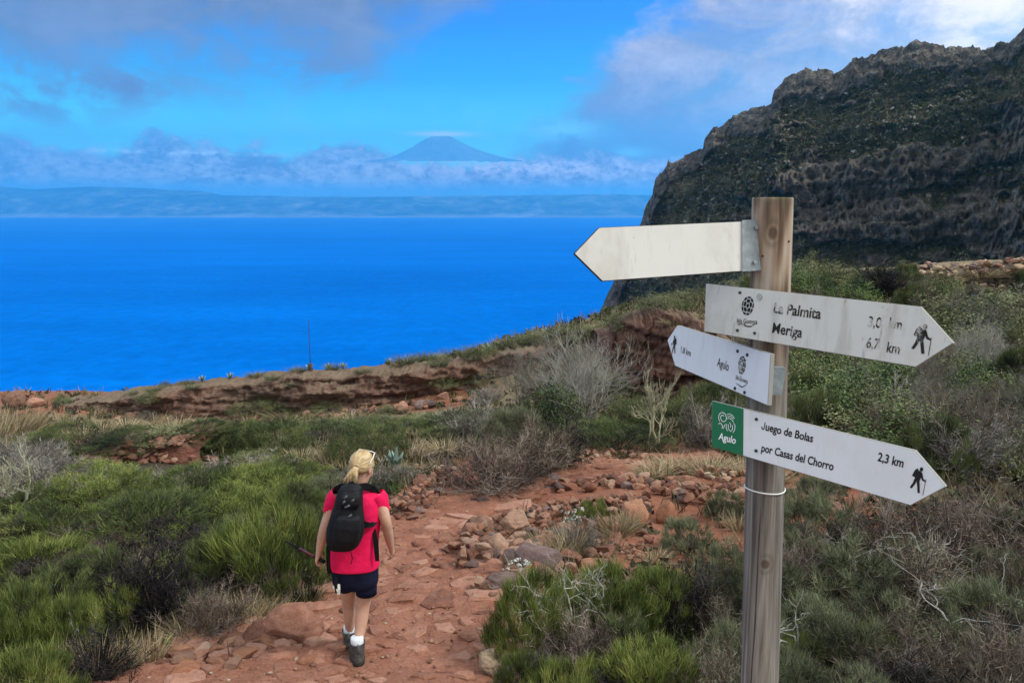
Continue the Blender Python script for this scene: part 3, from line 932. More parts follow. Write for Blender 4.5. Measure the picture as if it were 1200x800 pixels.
material('board_white', board_nodes((.74, .76, .78), 0.22), spec=0.35)
material('board_old', board_nodes((.66, .65, .60), 0.85), spec=0.3)
material('board_back', board_nodes((.67, .665, .625), 0.5), spec=0.3)
material('board_edge', color=(.045, .04, .036), rough=0.8)
material('board_edge_pale', color=(.30, .29, .27), rough=0.7)
material('sign_green', board_nodes((.006, .145, .055), 0.03), spec=0.4)
material('print_black', color=(.010, .010, .012), rough=0.6)
material('print_white', color=(.80, .82, .82), rough=0.6)


def worn_nodes(t, p):
    co = t.coord('Object'); n = t.noise(co, 55.0, 4, 0.7); n2 = t.noise(co, 16.0, 3, 0.6)
    t.put(p.inputs['Base Color'], t.mix((n * 0.55 + n2 * 0.45).ss(0.51, 0.60), (.022, .02, .018), (.50, .48, .43)))


material('print_worn', worn_nodes, rough=0.7)
material('galvanised', lambda t, p: t.put(p.inputs['Base Color'], t.ramp(t.noise(t.coord('Object'), 45.0, 4, 0.7), [(0.3, (.20, .235, .25)), (0.7, (.36, .40, .41))])), rough=0.5, metal=0.35)
material('dark_bolt', color=(.05, .052, .055), rough=0.45, metal=0.6)
material('bolt_pale', color=(.42, .46, .40), rough=0.5, metal=0.3)
material('white_plastic', color=(.72, .72, .70), rough=0.5)
material('brown_rust', color=(.10, .045, .025), rough=0.9)


# ------------------------------------------------------------------ the fingerpost
def build_signpost():
    top = PD(906, 231.5, 1.885); bot = PD(889.5, 800, 2.085)
    base_dir = (bot - top) / (top[2] - bot[2])
    gz = tz(bot[0], bot[1]); foot = top + base_dir * (top[2] - gz + 0.25)
    O = Vector(top)
    root = empty('signpost', (foot[0], foot[1], gz), label='weathered round wooden post carrying four pointed trail signs', cat='signpost')
    off = O - Vector(root.location)
    n = 40; hs = [0, .004, .012, .04] + [0.04 + (top[2] - foot[2] - 0.04) * k / 60 for k in range(1, 61)]
    V = []
    for h in hs:
        c = base_dir * h; r = .0482 if h > .003 else .0465
        for k in range(n):
            a = 2 * math.pi * k / n
            rr = r + 0.0016 * float(math.sin(a * 3 + h * 1.3)) + 0.0008 * math.sin(a * 17 + 2 * math.sin(h * 4))
            V.append((c[0] + rr * math.cos(a), c[1] + rr * math.sin(a), -h))
    q = np.arange(len(V)).reshape(-1, n)
    Fq = [[q[i, k], q[i + 1, k], q[i + 1, (k + 1) % n], q[i, (k + 1) % n]] for i in range(len(hs) - 1) for k in range(n)] + [list(q[0])]
    me = mesh_np('post', V, Fq, smooth=True)
    link('post', me, 'weathered_wood', root, off)
    ax = lambda h: O + Vector(base_dir * h)

    def bolt(B, parent, px, py, r=.0036, mat='dark_bolt', lift=.0028):
        u, w = B.uv(px, py); bm = bmesh.new()
        prism_bm(bm, ellipse(u, w, r, r, 10), B.O - Vector(root.location), B.U, B.V, B.N, -.001, lift)
        return link('bolt', mesh_bm('bolt', bm), mat, parent)

    def board(B, outline, thick, face, edge, label):
        u = [B.uv(*p) for p in outline]; bm = bmesh.new()
        prism_bm(bm, u, B.O - Vector(root.location), B.U, B.V, B.N, -thick, 0)
        bm.normal_update()
        bmesh.ops.bevel(bm, geom=[e for e in bm.edges if e.is_manifold and e.calc_face_angle() > 1.2], offset=.0012, segments=1, affect='EDGES')
        bm.normal_update()
        for fc in bm.faces: fc.material_index = 0 if abs(fc.normal.dot(B.N)) > 0.8 else 1
        me = mesh_bm('sign_board', bm)
        me.materials.append(MATS[face]); me.materials.append(MATS[edge])
        o = link('sign_board', me, None, root); o['label'] = label
        return o

    rl = Vector(root.location)
    # blank back of the topmost arm
    A = Board((702, 266.5), (706, 329.5), 1.80, (869.5, 258.8), (869.5, 317.2), 1.875)
    oa = board(A, [(706, 329.5), (884, 316.8), (884, 258.6), (702, 266.5), (673, 297)], .012, 'board_back', 'board_edge', 'blank off-white back of arm board at the top of the post')
    bm = bmesh.new(); u = [A.uv(*p) for p in [(869.0, 318.3), (890, 317.0), (890.5, 257.3), (869.0, 258.2)]]
    prism_bm(bm, u, A.O - rl, A.U, A.V, A.N, .0012, .0042)
    u2 = [A.uv(*p) for p in [(890.2, 317.0), (893, 316.7), (893, 257.1), (890.2, 257.3)]]
    prism_bm(bm, u2, A.O - rl, A.U, A.V, A.N, -.05, .0042)
    br = link('bracket', mesh_bm('bracket', bm), 'galvanised', root)
    for p in [(884.5, 267), (883, 307.5)]:
        b = bolt(A, br, *p, r=.0052, mat='galvanised', lift=.010)
    # La Palmita arm
    B = Board((827, 332), (825, 388), 1.975, (1078, 359), (1073, 430), 1.56)
    ob = board(B, [(825, 388.3), (1073, 430), (1117, 402), (1078, 359), (827, 332)], .012, 'board_old', 'board_edge_pale', 'worn off-white arm board reading La Palmita and Meriga')
    lettering(B, ob, [('La Palmita', (906.2, 366.2), (961.6, 373.6), 11.8, .02), ('Meriga', (904.8, 389.6), (939.6, 395.6), 11.8, .02), ('3,0', (1016.9, 382.3), (1032, 384.3), 12, .012), ('km', (1041.4, 383.8), (1056.2, 386.2), 12, .012),
                      ('6,7', (1015, 406.9), (1029.4, 409.2), 12, .012), ('km', (1038.9, 412.2), (1053.7, 414.8), 12, .012)], 'print_worn', origin=rl)
    flat_shapes(B, ob, hiker(B, 1069.4, 379, 1092, 415.6), 'print_worn', .0009, 'hiker_symbol', rl)
    flat_shapes(B, ob, ball_logo(B, 876.4, 358.3, 7.2, 11.3), 'print_black', .0009, 'emblem', rl)
    lettering(B, ob, [('Isla Gomera', (863.6, 378.0), (887.4, 379.8), 5.4, .01)], 'print_worn', origin=rl)
    sw = [B.uv(*p) for p in [(864, 381.5), (868, 380.2), (872, 380.8), (876, 382.4), (880, 382.4), (884, 380), (887.5, 377.5)]]
    flat_shapes(B, ob, stroke(sw, [.0006, .0022, .0030, .0034, .0030, .0020, .0006]) + stroke([B.uv(*p) for p in [(864, 379.6), (869, 379.2), (874, 379.8)]], .0014), 'print_worn', .0009, 'emblem_wave', rl)
    for p in [(867.4, 342.9), (864.4, 387), (884.6, 390.3)]: bolt(B, ob, *p)
    bolt(B, ob, 890.5, 347.5, r=.0075, mat='bolt_pale', lift=.004)
    # the arm that points away to Agulo
    C = Board((793, 381), (790.5, 427.5), 2.30, (903, 414.5), (899.5, 475), 1.83)
    oc = board(C, [(791, 428.5), (899.5, 475), (903, 414.5), (793.5, 381), (782, 398.5)], .012, 'board_white', 'board_edge_pale', 'worn white arm board reading Agulo that points away from the path')
    lettering(C, oc, [('Agulo', (840.3, 428.5), (853.6, 434.7), 10.2, .006), ('1,8 km', (797.9, 412.6), (809.3, 417.4), 7.4, .004)], 'print_worn', origin=rl)
    flat_shapes(C, oc, hiker(C, 786.7, 392.7, 793, 416.8, True), 'print_worn', .0009, 'hiker_symbol', rl)
    flat_shapes(C, oc, ball_logo(C, 869.6, 427.8, 4.6, 11.2), 'print_worn', .0009, 'emblem', rl)
    lettering(C, oc, [('Isla Gomera', (862.3, 443.8), (876.2, 449.5), 5.2, .01)], 'print_worn', origin=rl)
    flat_shapes(C, oc, stroke([C.uv(*p) for p in [(862.5, 448.6), (866, 451), (869.5, 453.4), (873, 452), (876, 448.6)]], [.0008, .0024, .003, .002, .0008]), 'print_worn', .0009, 'emblem_wave', rl)
    for p in [(864.8, 411.3), (876.1, 415.7), (861.7, 454.9), (873, 459.7)]: bolt(C, oc, *p, r=.0042)
    # Juego de Bolas arm
    D = Board((834, 469.3), (834, 523), 1.985, (1072, 527.5), (1067, 592), 1.65)
    od = board(D, [(834, 523), (1067, 592), (1108.5, 570), (1072, 527.5), (834, 469.3)], .014, 'board_white', 'board_edge_pale', 'clean white arm board reading Juego de Bolas with green square')
    flat_shapes(D, od, [[D.uv(*p) for p in [(834.6, 523), (871, 533.4), (871.5, 478.9), (834.7, 469.9)]]], 'sign_green', .0007, 'green_square', rl)
    lettering(D, od, [('Juego de Bolas', (892.0, 502.6), (952.4, 518.0), 9.0, .022), ('por Casas del Chorro', (892.0, 528.4), (976.4, 551.0), 9.0, .022), ('2,3 km', (1028.1, 539.4), (1058.3, 547.4), 10, .022)], 'print_black', origin=rl)
    lettering(D, od, [('Agulo', (841.9, 514.2), (862.2, 519.8), 7.8, .026)], 'print_white', .0014, origin=rl)
    E = lambda pts, w: stroke([D.uv(842 + 20 * a, 504.7 + 3.6 * a - 25 * b) for a, b in pts], w)
    spiral = [(.28 + (.10 + .17 * k / 22) * math.cos(.9 + k * .42), .66 + (.10 + .19 * k / 22) * math.sin(.9 + k * .42)) for k in range(23)]
    em = E(spiral, .0017) + E([(.50, .84), (.66, .90), (.84, .84), (.95, .72)], .0016) + E([(.54, .74), (.70, .80), (.90, .68)], .0016) + E([(.52, .64), (.66, .70), (.82, .62), (.9, .54)], .0016)
    em += E([(.02, .32), (.10, .40), (.18, .36), (.26, .26), (.22, .14)], .0019) + E([(.30, .16), (.38, .34), (.48, .40), (.46, .22), (.54, .08)], .0017)
    em += E([(.58, .40), (.60, .18), (.72, .08), (.84, .20), (.84, .38)], .0018) + E([(.90, .50), (.99, .40), (.96, .18), (.86, .04)], .0017) + E([(.66, .50), (.74, .40), (.72, .28)], .0016)
    flat_shapes(D, od, em, 'print_white', .0014, 'emblem', rl)
    flat_shapes(D, od, hiker(D, 1067.5, 546, 1085.5, 578.5), 'print_black', .0009, 'hiker_symbol', rl)
    for p in [(886.6, 491), (886.3, 528)]: bolt(D, od, *p, r=.004)
    # brackets between boards and post, behind the boards
    for Bd, p in [(B, (893, 372)), (D, (893, 510)), (C, (893, 445))]:
        u, w = Bd.uv(*p); bm = bmesh.new()
        hh = .034 if Bd is not D else .041; bw = .028 if Bd is not C else .009
        prism_bm(bm, [(u - bw, w - hh), (u + bw, w - hh), (u + bw, w + hh), (u - bw, w + hh)], Bd.O - rl, Bd.U, Bd.V, Bd.N, -.055, -.0145)
        link('bracket', mesh_bm('bracket', bm), 'galvanised' if Bd is not D else 'white_plastic', root)
    # cable tie round the shaft and old screw holes
    h = O.z - PD(893, 573, 1.985)[2]; c = ax(h) - rl; bm = bmesh.new()
    tube_bm(bm, [c + Vector((.0502 * math.cos(a), .0502 * math.sin(a), .0015 * math.sin(a * 2))) for a in [2 * math.pi * k / 40 for k in range(41)]], .0021, 6)
    link('cable_tie', mesh_bm('cable_tie', bm, True), 'white_plastic', root)
    for px, py, r in [(907, 411, .0032), (905.5, 424, .003), (908.5, 424.5, .0024), (905.5, 453, .003), (924.5, 283, .003), (893.5, 300, .0028)]:
        rr = Vector(ray(px, py)); hh = O.z - (rr * (O.y / rr.y)).z; c = ax(hh)
        # meet the ray with the shaft's surface
        d2 = Vector((rr.x, rr.y)); cc = Vector((c.x, c.y)); aa = d2.dot(d2); bb = d2.dot(cc); k = (bb - math.sqrt(max(bb * bb - aa * (cc.dot(cc) - .0486 ** 2), 0))) / aa
        p = rr * k - rl
        n_ = Vector((rr.x * k - c.x, rr.y * k - c.y, 0)).normalized(); s_ = Vector((-n_.y, n_.x, 0)); z_ = Vector((0, 0, 1))
        bm = bmesh.new(); prism_bm(bm, ellipse(0, 0, r, r, 8), p, s_, z_, n_, -.004, .0008)
        link('screw', mesh_bm('screw', bm), 'brown_rust', root)


build_signpost()


# ------------------------------------------------------------------ the walker
def skin_nodes(t, p):
    co = t.coord('Object'); n = t.noise(co, 14.0, 4, 0.6); n2 = t.noise(co, 4.0, 3, 0.5)
    t.put(p.inputs['Base Color'], t.ramp(n * 0.5 + n2 * 0.5, [(0.3, (.44, .235, .16)), (0.5, (.54, .32, .23)), (0.7, (.60, .38, .285))]))


material('skin', skin_nodes, rough=0.55, spec=0.35)


def cloth_nodes(a, b, sc=10.0, weave=420.0, bump=0.35):
    def fn(t, p):
        co = t.coord('Object'); n = t.noise(co, sc, 4, 0.6); w = t.noise(co, weave, 2, 0.6)
        t.put(p.inputs['Base Color'], t.mix(n.ss(0.3, 0.7), a, b))
        t.put(p.inputs['Normal'], t.bump(n * 1.2 + w * 0.15, bump, 0.012))
    return fn


material('pink_jersey', cloth_nodes((.72, .006, .075), (.86, .012, .105), 9.0, 300, 0.6), rough=0.75, spec=0.2)
material('navy_cloth', cloth_nodes((.0035, .0045, .016), (.008, .010, .030), 9.0, 300, 0.6), rough=0.85, spec=0.15)
material('pack_cloth', cloth_nodes((.0035, .0040, .0055), (.011, .012, .015), 14.0, 350, 0.7), rough=0.7, spec=0.25)
material('strap_web', color=(.006, .006, .008), rough=0.75, spec=0.2)
material('grey_trim', color=(.10, .105, .12), rough=0.6)
material('sock_white', cloth_nodes((.62, .66, .72), (.75, .78, .82), 60.0), rough=0.9)
material('boot_suede', cloth_nodes((.045, .043, .042), (.115, .108, .10), 28.0, 260, 0.8), rough=0.9, spec=0.15)
material('boot_sole', color=(.028, .027, .027), rough=0.9)


def hair_nodes(t, p):
    co = t.coord('UV'); x, y, z = t.xyz(co)
    n = t.noise(t.vec(x * 46.0, y * 2.0, 0.0), 1.0, 4, 0.65, 0.3); n2 = t.noise(t.coord('Object'), 16.0, 3, 0.6)
    t.put(p.inputs['Base Color'], t.ramp(n * 0.75 + n2 * 0.25, [(0.3, (.16, .095, .045)), (0.45, (.40, .27, .13)), (0.58, (.60, .45, .25)), (0.75, (.74, .62, .42))]))
    t.put(p.inputs['Normal'], t.bump(n, 0.5, 0.004))


material('blond_hair', hair_nodes, rough=0.5, spec=0.35)
material('frame_white', color=(.70, .70, .66), rough=0.35)
material('dark_lens', color=(.012, .012, .014), rough=0.1, spec=0.6)
material('pole_red', color=(.13, .010, .012), rough=0.4, spec=0.4)
material('eye_white', color=(.7, .7, .68), rough=0.3)
material('lip', color=(.42, .14, .12), rough=0.5)


def loft(rings, n=28, close_top=True, close_bot=True, wrinkle=0.0, wsc=(7, 7, 4), seed=0.0):
    """rings: (centre, half width, half depth, exponent, yaw). Points run round each ring."""
    V, UVs = [], []
    for k, (c, a, b, e, yaw) in enumerate(rings):
        for i in range(n):
            t = 2 * math.pi * i / n; ct, st = math.cos(t), math.sin(t)
            x = a * math.copysign(abs(ct) ** (2 / e), ct); y = b * math.copysign(abs(st) ** (2 / e), st)
            V.append((c[0] + x * math.cos(yaw) - y * math.sin(yaw), c[1] + x * math.sin(yaw) + y * math.cos(yaw), c[2]))
    V = np.array(V)
    if wrinkle:
        cen = np.repeat(np.array([r[0] for r in rings]), n, 0); d = V - cen; d[:, 2] = 0
        d /= np.linalg.norm(d, axis=1, keepdims=True) + 1e-9
        V += d * (wrinkle * fbm(V * np.array(wsc) + seed, 3, 0.55, ridged=True))[:, None]
    Fq = []
    for k in range(len(rings) - 1):
        for i in range(n):
            j = (i + 1) % n; Fq.append([k * n + i, k * n + j, (k + 1) * n + j, (k + 1) * n + i])
    if close_bot: Fq.append(list(range(n))[::-1])
    if close_top: Fq.append([(len(rings) - 1) * n + i for i in range(n)])
    return V, Fq


def dense(rings, m):
    """Interpolate ring parameters to m rings."""
    k = np.linspace(0, len(rings) - 1, m); a = np.array([[*r[0], r[1], r[2], r[3], r[4]] for r in rings])
    idx = np.arange(len(rings)); o = np.stack([np.interp(k, idx, a[:, c]) for c in range(7)], 1)
    # soften the polyline a little
    o[1:-1] = o[1:-1] * 0.5 + (o[:-2] + o[2:]) * 0.25
    return [(r[:3], r[3], r[4], r[5], r[6]) for r in o]


def build_person():
    Y0 = 5.20; fz = tz(-1.15, Y0) + .055; gzl = tz(-1.17, 5.38) + .055; gzr = tz(-1.13, 5.12) + .055
    root = empty('person', (-1.14, Y0, fz), label='person in a bright pink T-shirt and dark shorts walking away down the stony path', cat='person')
    rl = np.array(root.location)
    W = lambda px, py, Y=Y0: PY(px, py, Y) - rl
    M = .00622                                                  # metres per pixel at the walker

    def part(name, V, Fq, mat, parent=root, smooth=True):
        return link(name, mesh_np(name, V, Fq, smooth=smooth), mat, parent)

    # body: one skinned figure, bare where the clothes leave it bare
    J, E, Rd = [], [], []

    def add(p, r, parent=None):
        J.append(tuple(p)); Rd.append(r if isinstance(r, tuple) else (r, r))
        if parent is not None: E.append((parent, len(J) - 1))
        return len(J) - 1
    pel = add(W(416, 664), (.13, .095))
    wst = add(W(416, 640), (.125, .09), pel); chs = add(W(417.5, 605), (.135, .095), wst); up = add(W(419, 584), (.12, .075), chs)
    nk0 = add(W(421, 572), .056, up); nk1 = add(W(422.5, 563), .052, nk0)
    hd0 = add(W(424, 556, 5.22), (.066, .075), nk1); hd1 = add(W(424.5, 547, 5.225), (.075, .092), hd0); hd2 = add(W(424.5, 538, 5.22), (.068, .085), hd1); add(W(424.3, 533, 5.215), (.045, .055), hd2)
    for side in (-1, 1):
        if side < 0: sh, el, wr, hand = W(394, 583), W(380.5, 618, 5.17), W(373.5, 646, 5.16), W(372.5, 651.5, 5.17)
        else: sh, el, wr, hand = W(444, 583), W(452.5, 612, 5.15), W(458, 640, 5.26), W(459.5, 646, 5.29)
        a0 = add(sh, .055, up); a1 = add(sh * .5 + el * .5, .047, a0); a2 = add(el, .040, a1)
        a3 = add(el * .6 + wr * .4, .039, a2); a4 = add(wr, .026, a3); a5 = add(hand, (.032, .020), a4)
        dirv = Vector(hand - wr).normalized()
        lat = Vector((0, 1, 0)) if side < 0 else Vector((.3, 1, 0)).normalized()
        inn = Vector((1.0 if side < 0 else -1.0, .1, 0)).normalized()
        for k, (o, L) in enumerate([(-.028, .058), (-.010, .070), (.009, .067), (.026, .052)]):
            base = Vector(hand) + dirv * .030 + lat * o
            f1 = add(base, .0105, a5); f2 = add(base + dirv * L * .55 + inn * .010, .0092, f1); add(base + dirv * L * .75 + inn * .034, .0080, f2)
        th = Vector(hand) - dirv * .005 + lat * .030 + inn * .012
        t1 = add(th, .0115, a5); add(th + dirv * .040 + inn * .022, .0090, t1)
    for side in (-1, 1):
        if side < 0: pts = [(W(405, 672), .085), (W(407.5, 693, 5.26), .062), (W(408.5, 708, 5.30), .048), (W(409.3, 719, 5.31), .0505), (W(409.8, 734, 5.335), .036), (W(410.2, 746, 5.36), .030)]
        else: pts = [(W(428, 674), .088), (W(427.5, 694, 5.20), .064), (W(425.2, 711, 5.21), .051), (W(423.4, 726, 5.185), .054), (W(421, 745, 5.14), .039), (W(418.8, 760, 5.10), .032)]
        prev = pel
        for p, r in pts: prev = add(p, r, prev)
    me = bpy.data.meshes.new('body'); me.from_pydata(J, E, [])
    body = link('body', me, 'skin', root)
    sk = body.modifiers.new('skin', 'SKIN'); sk.use_smooth_shade = True; sk.branch_smoothing = 0.6
    lay = me.skin_vertices[0].data
    for i, r in enumerate(Rd): lay[i].radius = r; lay[i].use_root = (i == 0)
    ss = body.modifiers.new('smooth', 'SUBSURF'); ss.levels = ss.render_levels = 2

    # T-shirt
    rg = [((W(421.5, 570.5)), .048, .050, 2, 0), (W(421, 572.5), .066, .060, 2, 0), (W(420.2, 576), .118, .078, 2, 0), (W(419.5, 579.5), .160, .094, 2.1, 0), (W(418.6, 586), .178, .104, 2.3, 0), (W(417.8, 596), .181, .112, 2.4, 0), (W(416.8, 612), .178, .115, 2.4, 0),
          (W(415.7, 628), .174, .114, 2.4, 0), (W(415.0, 644), .176, .118, 2.4, 0), (W(414.8, 656), .179, .123, 2.4, 0), (W(414.8, 662.5), .180, .126, 2.4, 0), (W(414.8, 663.3), .174, .120, 2.4, 0), (W(414.9, 658), .170, .112, 2.4, 0)]
    V, Fq = loft(dense(rg, 50)[::-1], 44, True, False, .006, (5, 5, 9), 3.0)
    shirt = part('shirt', V, Fq, 'pink_jersey')
    for side, pts in ((-1, [((397, 580), .064), ((392.5, 584), .066), ((389.5, 591), .058), ((387.4, 598), .053), ((386.9, 600), .053), ((387.2, 598.5), .047)]),
                      (1, [((441, 580), .064), ((444.5, 584), .066), ((446.6, 592), .058), ((447.8, 601), .052), ((448.1, 604), .052), ((447.9, 602), .046)])):
        bm = bmesh.new(); tube_bm(bm, [W(*p) for p, r in pts], [r for p, r in pts], 20, False)
        me = mesh_bm('sleeve', bm, True); link('sleeve', me, 'pink_jersey', shirt)
    # shorts
    rg = [(W(415.5, 658), .168, .112, 2.4, 0), (W(416, 668), .166, .122, 2.4, 0), (W(416.6, 678), .162, .122, 2.5, 0), (W(417, 684), .156, .112, 2.6, 0), (W(417.2, 687), .13, .08, 2.4, 0)]
    V, Fq = loft(dense(rg, 14)[::-1], 40, True, True, .005, (6, 6, 9), 8.0)
    shorts = part('shorts', V, Fq, 'navy_cloth')
    for pts in ([((405.8, 676, Y0), .080), ((406.2, 684, 5.24), .073), ((406.4, 688, 5.27), .067), ((406.4, 691, 5.28), .066), ((406.4, 688.5, 5.27), .060)], [((427.3, 676, Y0), .088), ((428.6, 686, 5.19), .081), ((429.2, 691, 5.185), .077), ((429.4, 695, 5.185), .076), ((429.2, 692, 5.185), .068)]):
        bm = bmesh.new(); tube_bm(bm, [W(*p) for p, r in pts], [r for p, r in pts], 22, False)
        link('trouser_leg', mesh_bm('trouser_leg', bm, True), 'navy_cloth', shorts)
    # socks and boots
    for side, (ank, z0, yaw) in ((-1, (W(410.2, 746, 5.36), gzl - rl[2], R(4))), (1, (W(418.8, 760, 5.10), gzr - rl[2], R(17)))):
        Z = lambda h, dy, c=ank, z=z0, w=yaw: np.array([c[0] - math.sin(w) * dy, c[1] + math.cos(w) * dy, z + h])
        V, Fq = loft([(Z(.115, .005), .050, .058, 2, yaw), (Z(.150, 0), .047, .052, 2, yaw), (Z(.185, -.001), .046, .049, 2, yaw), (Z(.19, -.001), .041, .044, 2, yaw)], 20)
        part('sock', V, Fq, 'sock_white')
        rg = [(Z(.028, .062), .048, .140, 2.6, yaw), (Z(.050, .060), .050, .138, 2.6, yaw), (Z(.075, .048), .051, .118, 2.5, yaw), (Z(.100, .026), .051, .092, 2.4, yaw), (Z(.125, .008), .053, .073, 2.3, yaw), (Z(.152, .002), .056, .066, 2.2, yaw), (Z(.158, .002), .052, .062, 2.2, yaw), (Z(.140, .003), .045, .052, 2.2, yaw)]
        V, Fq = loft(dense(rg, 22), 28, False, True, .004, (22, 22, 30), 5.0)
        boot = part('boot', V, Fq, 'boot_suede')
        V, Fq = loft([(Z(-.012, .062), .050, .142, 2.8, yaw), (Z(.022, .062), .053, .146, 2.8, yaw), (Z(.032, .062), .051, .143, 2.8, yaw)], 28, True, True, .002, (60, 60, 60))
        part('sole', V, Fq, 'boot_sole', boot)
        bm = bmesh.new(); tube_bm(bm, [Z(.10, -.070) + np.array([.0, 0, 0]), Z(.130, -.071), Z(.158, -.070), Z(.168, -.066)], [.008, .009, .009, .006], 6)
        link('heel_tab', mesh_bm('heel_tab', bm, True), 'grey_trim', boot)
    # hair: a cap combed back to the tie, and a pony tail
    hc = W(424.0, 543.0, 5.215); tie = W(417.6, 547.2, 5.115)
    tdir = Vector(tie - hc).normalized(); turn = R(-28)                                      # the face looks a little to the right
    nu, nv = 48, 26; V, uv = [], []
    ax2 = tdir.cross(Vector((0, 0, 1))).normalized(); ax3 = tdir.cross(ax2)
    ax, bx, cx = .082, .104, .102
    for j in range(nv + 1):
        th = math.pi * 0.64 * j / nv                                                         # from the tie forward over the skull
        for i in range(nu):
            ph = 2 * math.pi * i / nu
            d = tdir * math.cos(th) + (ax2 * math.cos(ph) + ax3 * math.sin(ph)) * math.sin(th)
            loc = Matrix.Rotation(-turn, 3, 'Z') @ d
            r = 1 / math.sqrt((loc.x / ax) ** 2 + (loc.y / bx) ** 2 + (loc.z / cx) ** 2)
            if d.z < -0.35: r *= 1 - 0.25 * min(1, (-d.z - 0.35) * 1.6)
            r *= 1 + 0.020 * math.sin(ph * 13 + 1.5 * math.sin(ph * 3)) * math.sin(th) + 0.012 * math.sin(ph * 29 + 1)
            if j < 3: r *= 1 + 0.05 * (3 - j) / 3
            if j == nv: r *= .92
            V.append(hc + np.array(d * r)); uv.append((i / nu, j / nv))
    Fq = [[j * nu + i, j * nu + (i + 1) % nu, (j + 1) * nu + (i + 1) % nu, (j + 1) * nu + i] for j in range(nv) for i in range(nu)]
    hm = mesh_np('hair', V, Fq, smooth=True); l = hm.uv_layers.new(name='UVMap')
    for lp in hm.loops: l.data[lp.index].uv = uv[lp.vertex_index]
    hair = link('hair', hm, 'blond_hair', root)
    rng = random.Random(4); bm = bmesh.new(); uvl = bm.loops.layers.uv.new('UVMap')
    tails = [(402.0, 567), (405, 571), (408.5, 572.5), (411, 571), (413.5, 570.5), (416, 569), (406.5, 569), (401.5, 562), (410, 573.5), (403.5, 570), (414, 566), (418.5, 566.5)]
    for k, (px, py) in enumerate(tails):
        e = W(px, py, 5.09 + rng.uniform(-.02, .03)); s = tie + np.array([rng.uniform(-.008, .008), -.01, rng.uniform(-.012, .006)])
        m1 = s * .7 + e * .3 + np.array([.010 * rng.uniform(-1, 1), -.034, .004]); m2 = s * .35 + e * .65 + np.array([.012 * rng.uniform(-1, 1), -.022, .0])
        pts = [s, m1, m2, e]; q = []
        for t in np.linspace(0, 1, 9):
            b = [(1 - t) ** 3, 3 * t * (1 - t) ** 2, 3 * t * t * (1 - t), t ** 3]; q.append(sum(w * p for w, p in zip(b, pts)))
        rings = tube_bm(bm, q, [.013, .017, .018, .017, .015, .012, .009, .006, .002], 7)
    bm.faces.ensure_lookup_table()
    for f in bm.faces:
        for lp in f.loops: lp[uvl].uv = (lp.vert.co.x * 5 + lp.vert.co.y * 3, lp.vert.co.z * 3)
    link('ponytail', mesh_bm('ponytail', bm, True), 'blond_hair', hair)
    bm = bmesh.new(); tube_bm(bm, [tie + np.array([.019 * math.cos(a), -.004, .019 * math.sin(a)]) for a in [2 * math.pi * k / 14 for k in range(15)]], .006, 6); link('hair_tie', mesh_bm('hair_tie', bm, True), 'blond_hair', hair)
    # face, turned to the right
    fw = Vector((math.sin(-turn), math.cos(-turn), 0)); rt = Vector((fw.y, -fw.x, 0)); hv = Vector(W(424.5, 547, 5.225))
    at = lambda r, f, u: hv + rt * r + fw * f + Vector((0, 0, u))
    for s in (-1, 1):
        bm = bmesh.new(); bmesh.ops.create_icosphere(bm, subdivisions=2, radius=1)
        for w in bm.verts:
            c = w.co; w.co = at(s * (.080 + .010 * c.x), -.012 + .018 * c.y + .008 * c.z, -.004 + .030 * c.z)
        link('ear', mesh_bm('ear', bm, True), 'skin', root)
        bm = bmesh.new(); bmesh.ops.create_icosphere(bm, subdivisions=2, radius=.012)
        for w in bm.verts: w.co = w.co + at(s * .031, .074, .004)
        link('eye', mesh_bm('eye', bm, True), 'eye_white', root)
    bm = bmesh.new(); tube_bm(bm, [at(0, .086, .010), at(0, .100, -.012), at(0, .112, -.030), at(0, .092, -.040)], [.007, .010, .015, .009], 8); link('nose', mesh_bm('nose', bm, True), 'skin', root)
    bm = bmesh.new(); tube_bm(bm, [at(-.024, .080, -.060), at(-.010, .090, -.057), at(.010, .090, -.057), at(.024, .080, -.060)], [.003, .008, .008, .003], 8); link('mouth', mesh_bm('mouth', bm, True), 'lip', root)
    bm = bmesh.new(); bmesh.ops.create_icosphere(bm, subdivisions=3, radius=1)
    for w in bm.verts: c = w.co; w.co = at(.052 * c.x, .040 + .048 * c.y, -.052 + .046 * c.z)
    link('jaw', mesh_bm('jaw', bm, True), 'skin', root)
    # sunglasses pushed up on the hair
    gl = empty('sunglasses', root.location, label='pale framed sunglasses pushed up on the blond hair of the person in pink', cat='sunglasses')
    bm = bmesh.new()
    for s in (-1, 1):
        e = [at(s * .036 + .032 * math.cos(a), .058 - .022 * math.sin(a), .098 + .016 * math.sin(a)) for a in [2 * math.pi * k / 16 for k in range(17)]]
        tube_bm(bm, e, .0042, 6)
        k = 1.0 if s > 0 else 0.93
        tube_bm(bm, [at(s * .068 * k, .056, .098), at(s * .084 * k, .025, .084), at(s * .088 * k, -.005, .066), at(s * .089 * k, -.022, .052), at(s * .087 * k, -.034, .034)], [.0045, .0045, .004, .004, .003], 6)
    link('frame', mesh_bm('frame', bm, True), 'frame_white', gl)
    for s in (-1, 1):
        bm = bmesh.new(); bm.faces.new([bm.verts.new(at(s * .036 + .030 * math.cos(a), .058 - .020 * math.sin(a), .098 + .0145 * math.sin(a))) for a in [2 * math.pi * k / 16 for k in range(16)]])
        link('lens', mesh_bm('lens', bm), 'dark_lens', gl)

    # backpack
    bp = empty('backpack', root.location, label='black daypack worn on the back of the person in pink', cat='backpack')
    YB = 5.0
    B = lambda px, py, Y=YB: PY(px, py, Y) - rl
    MB_ = M * .84
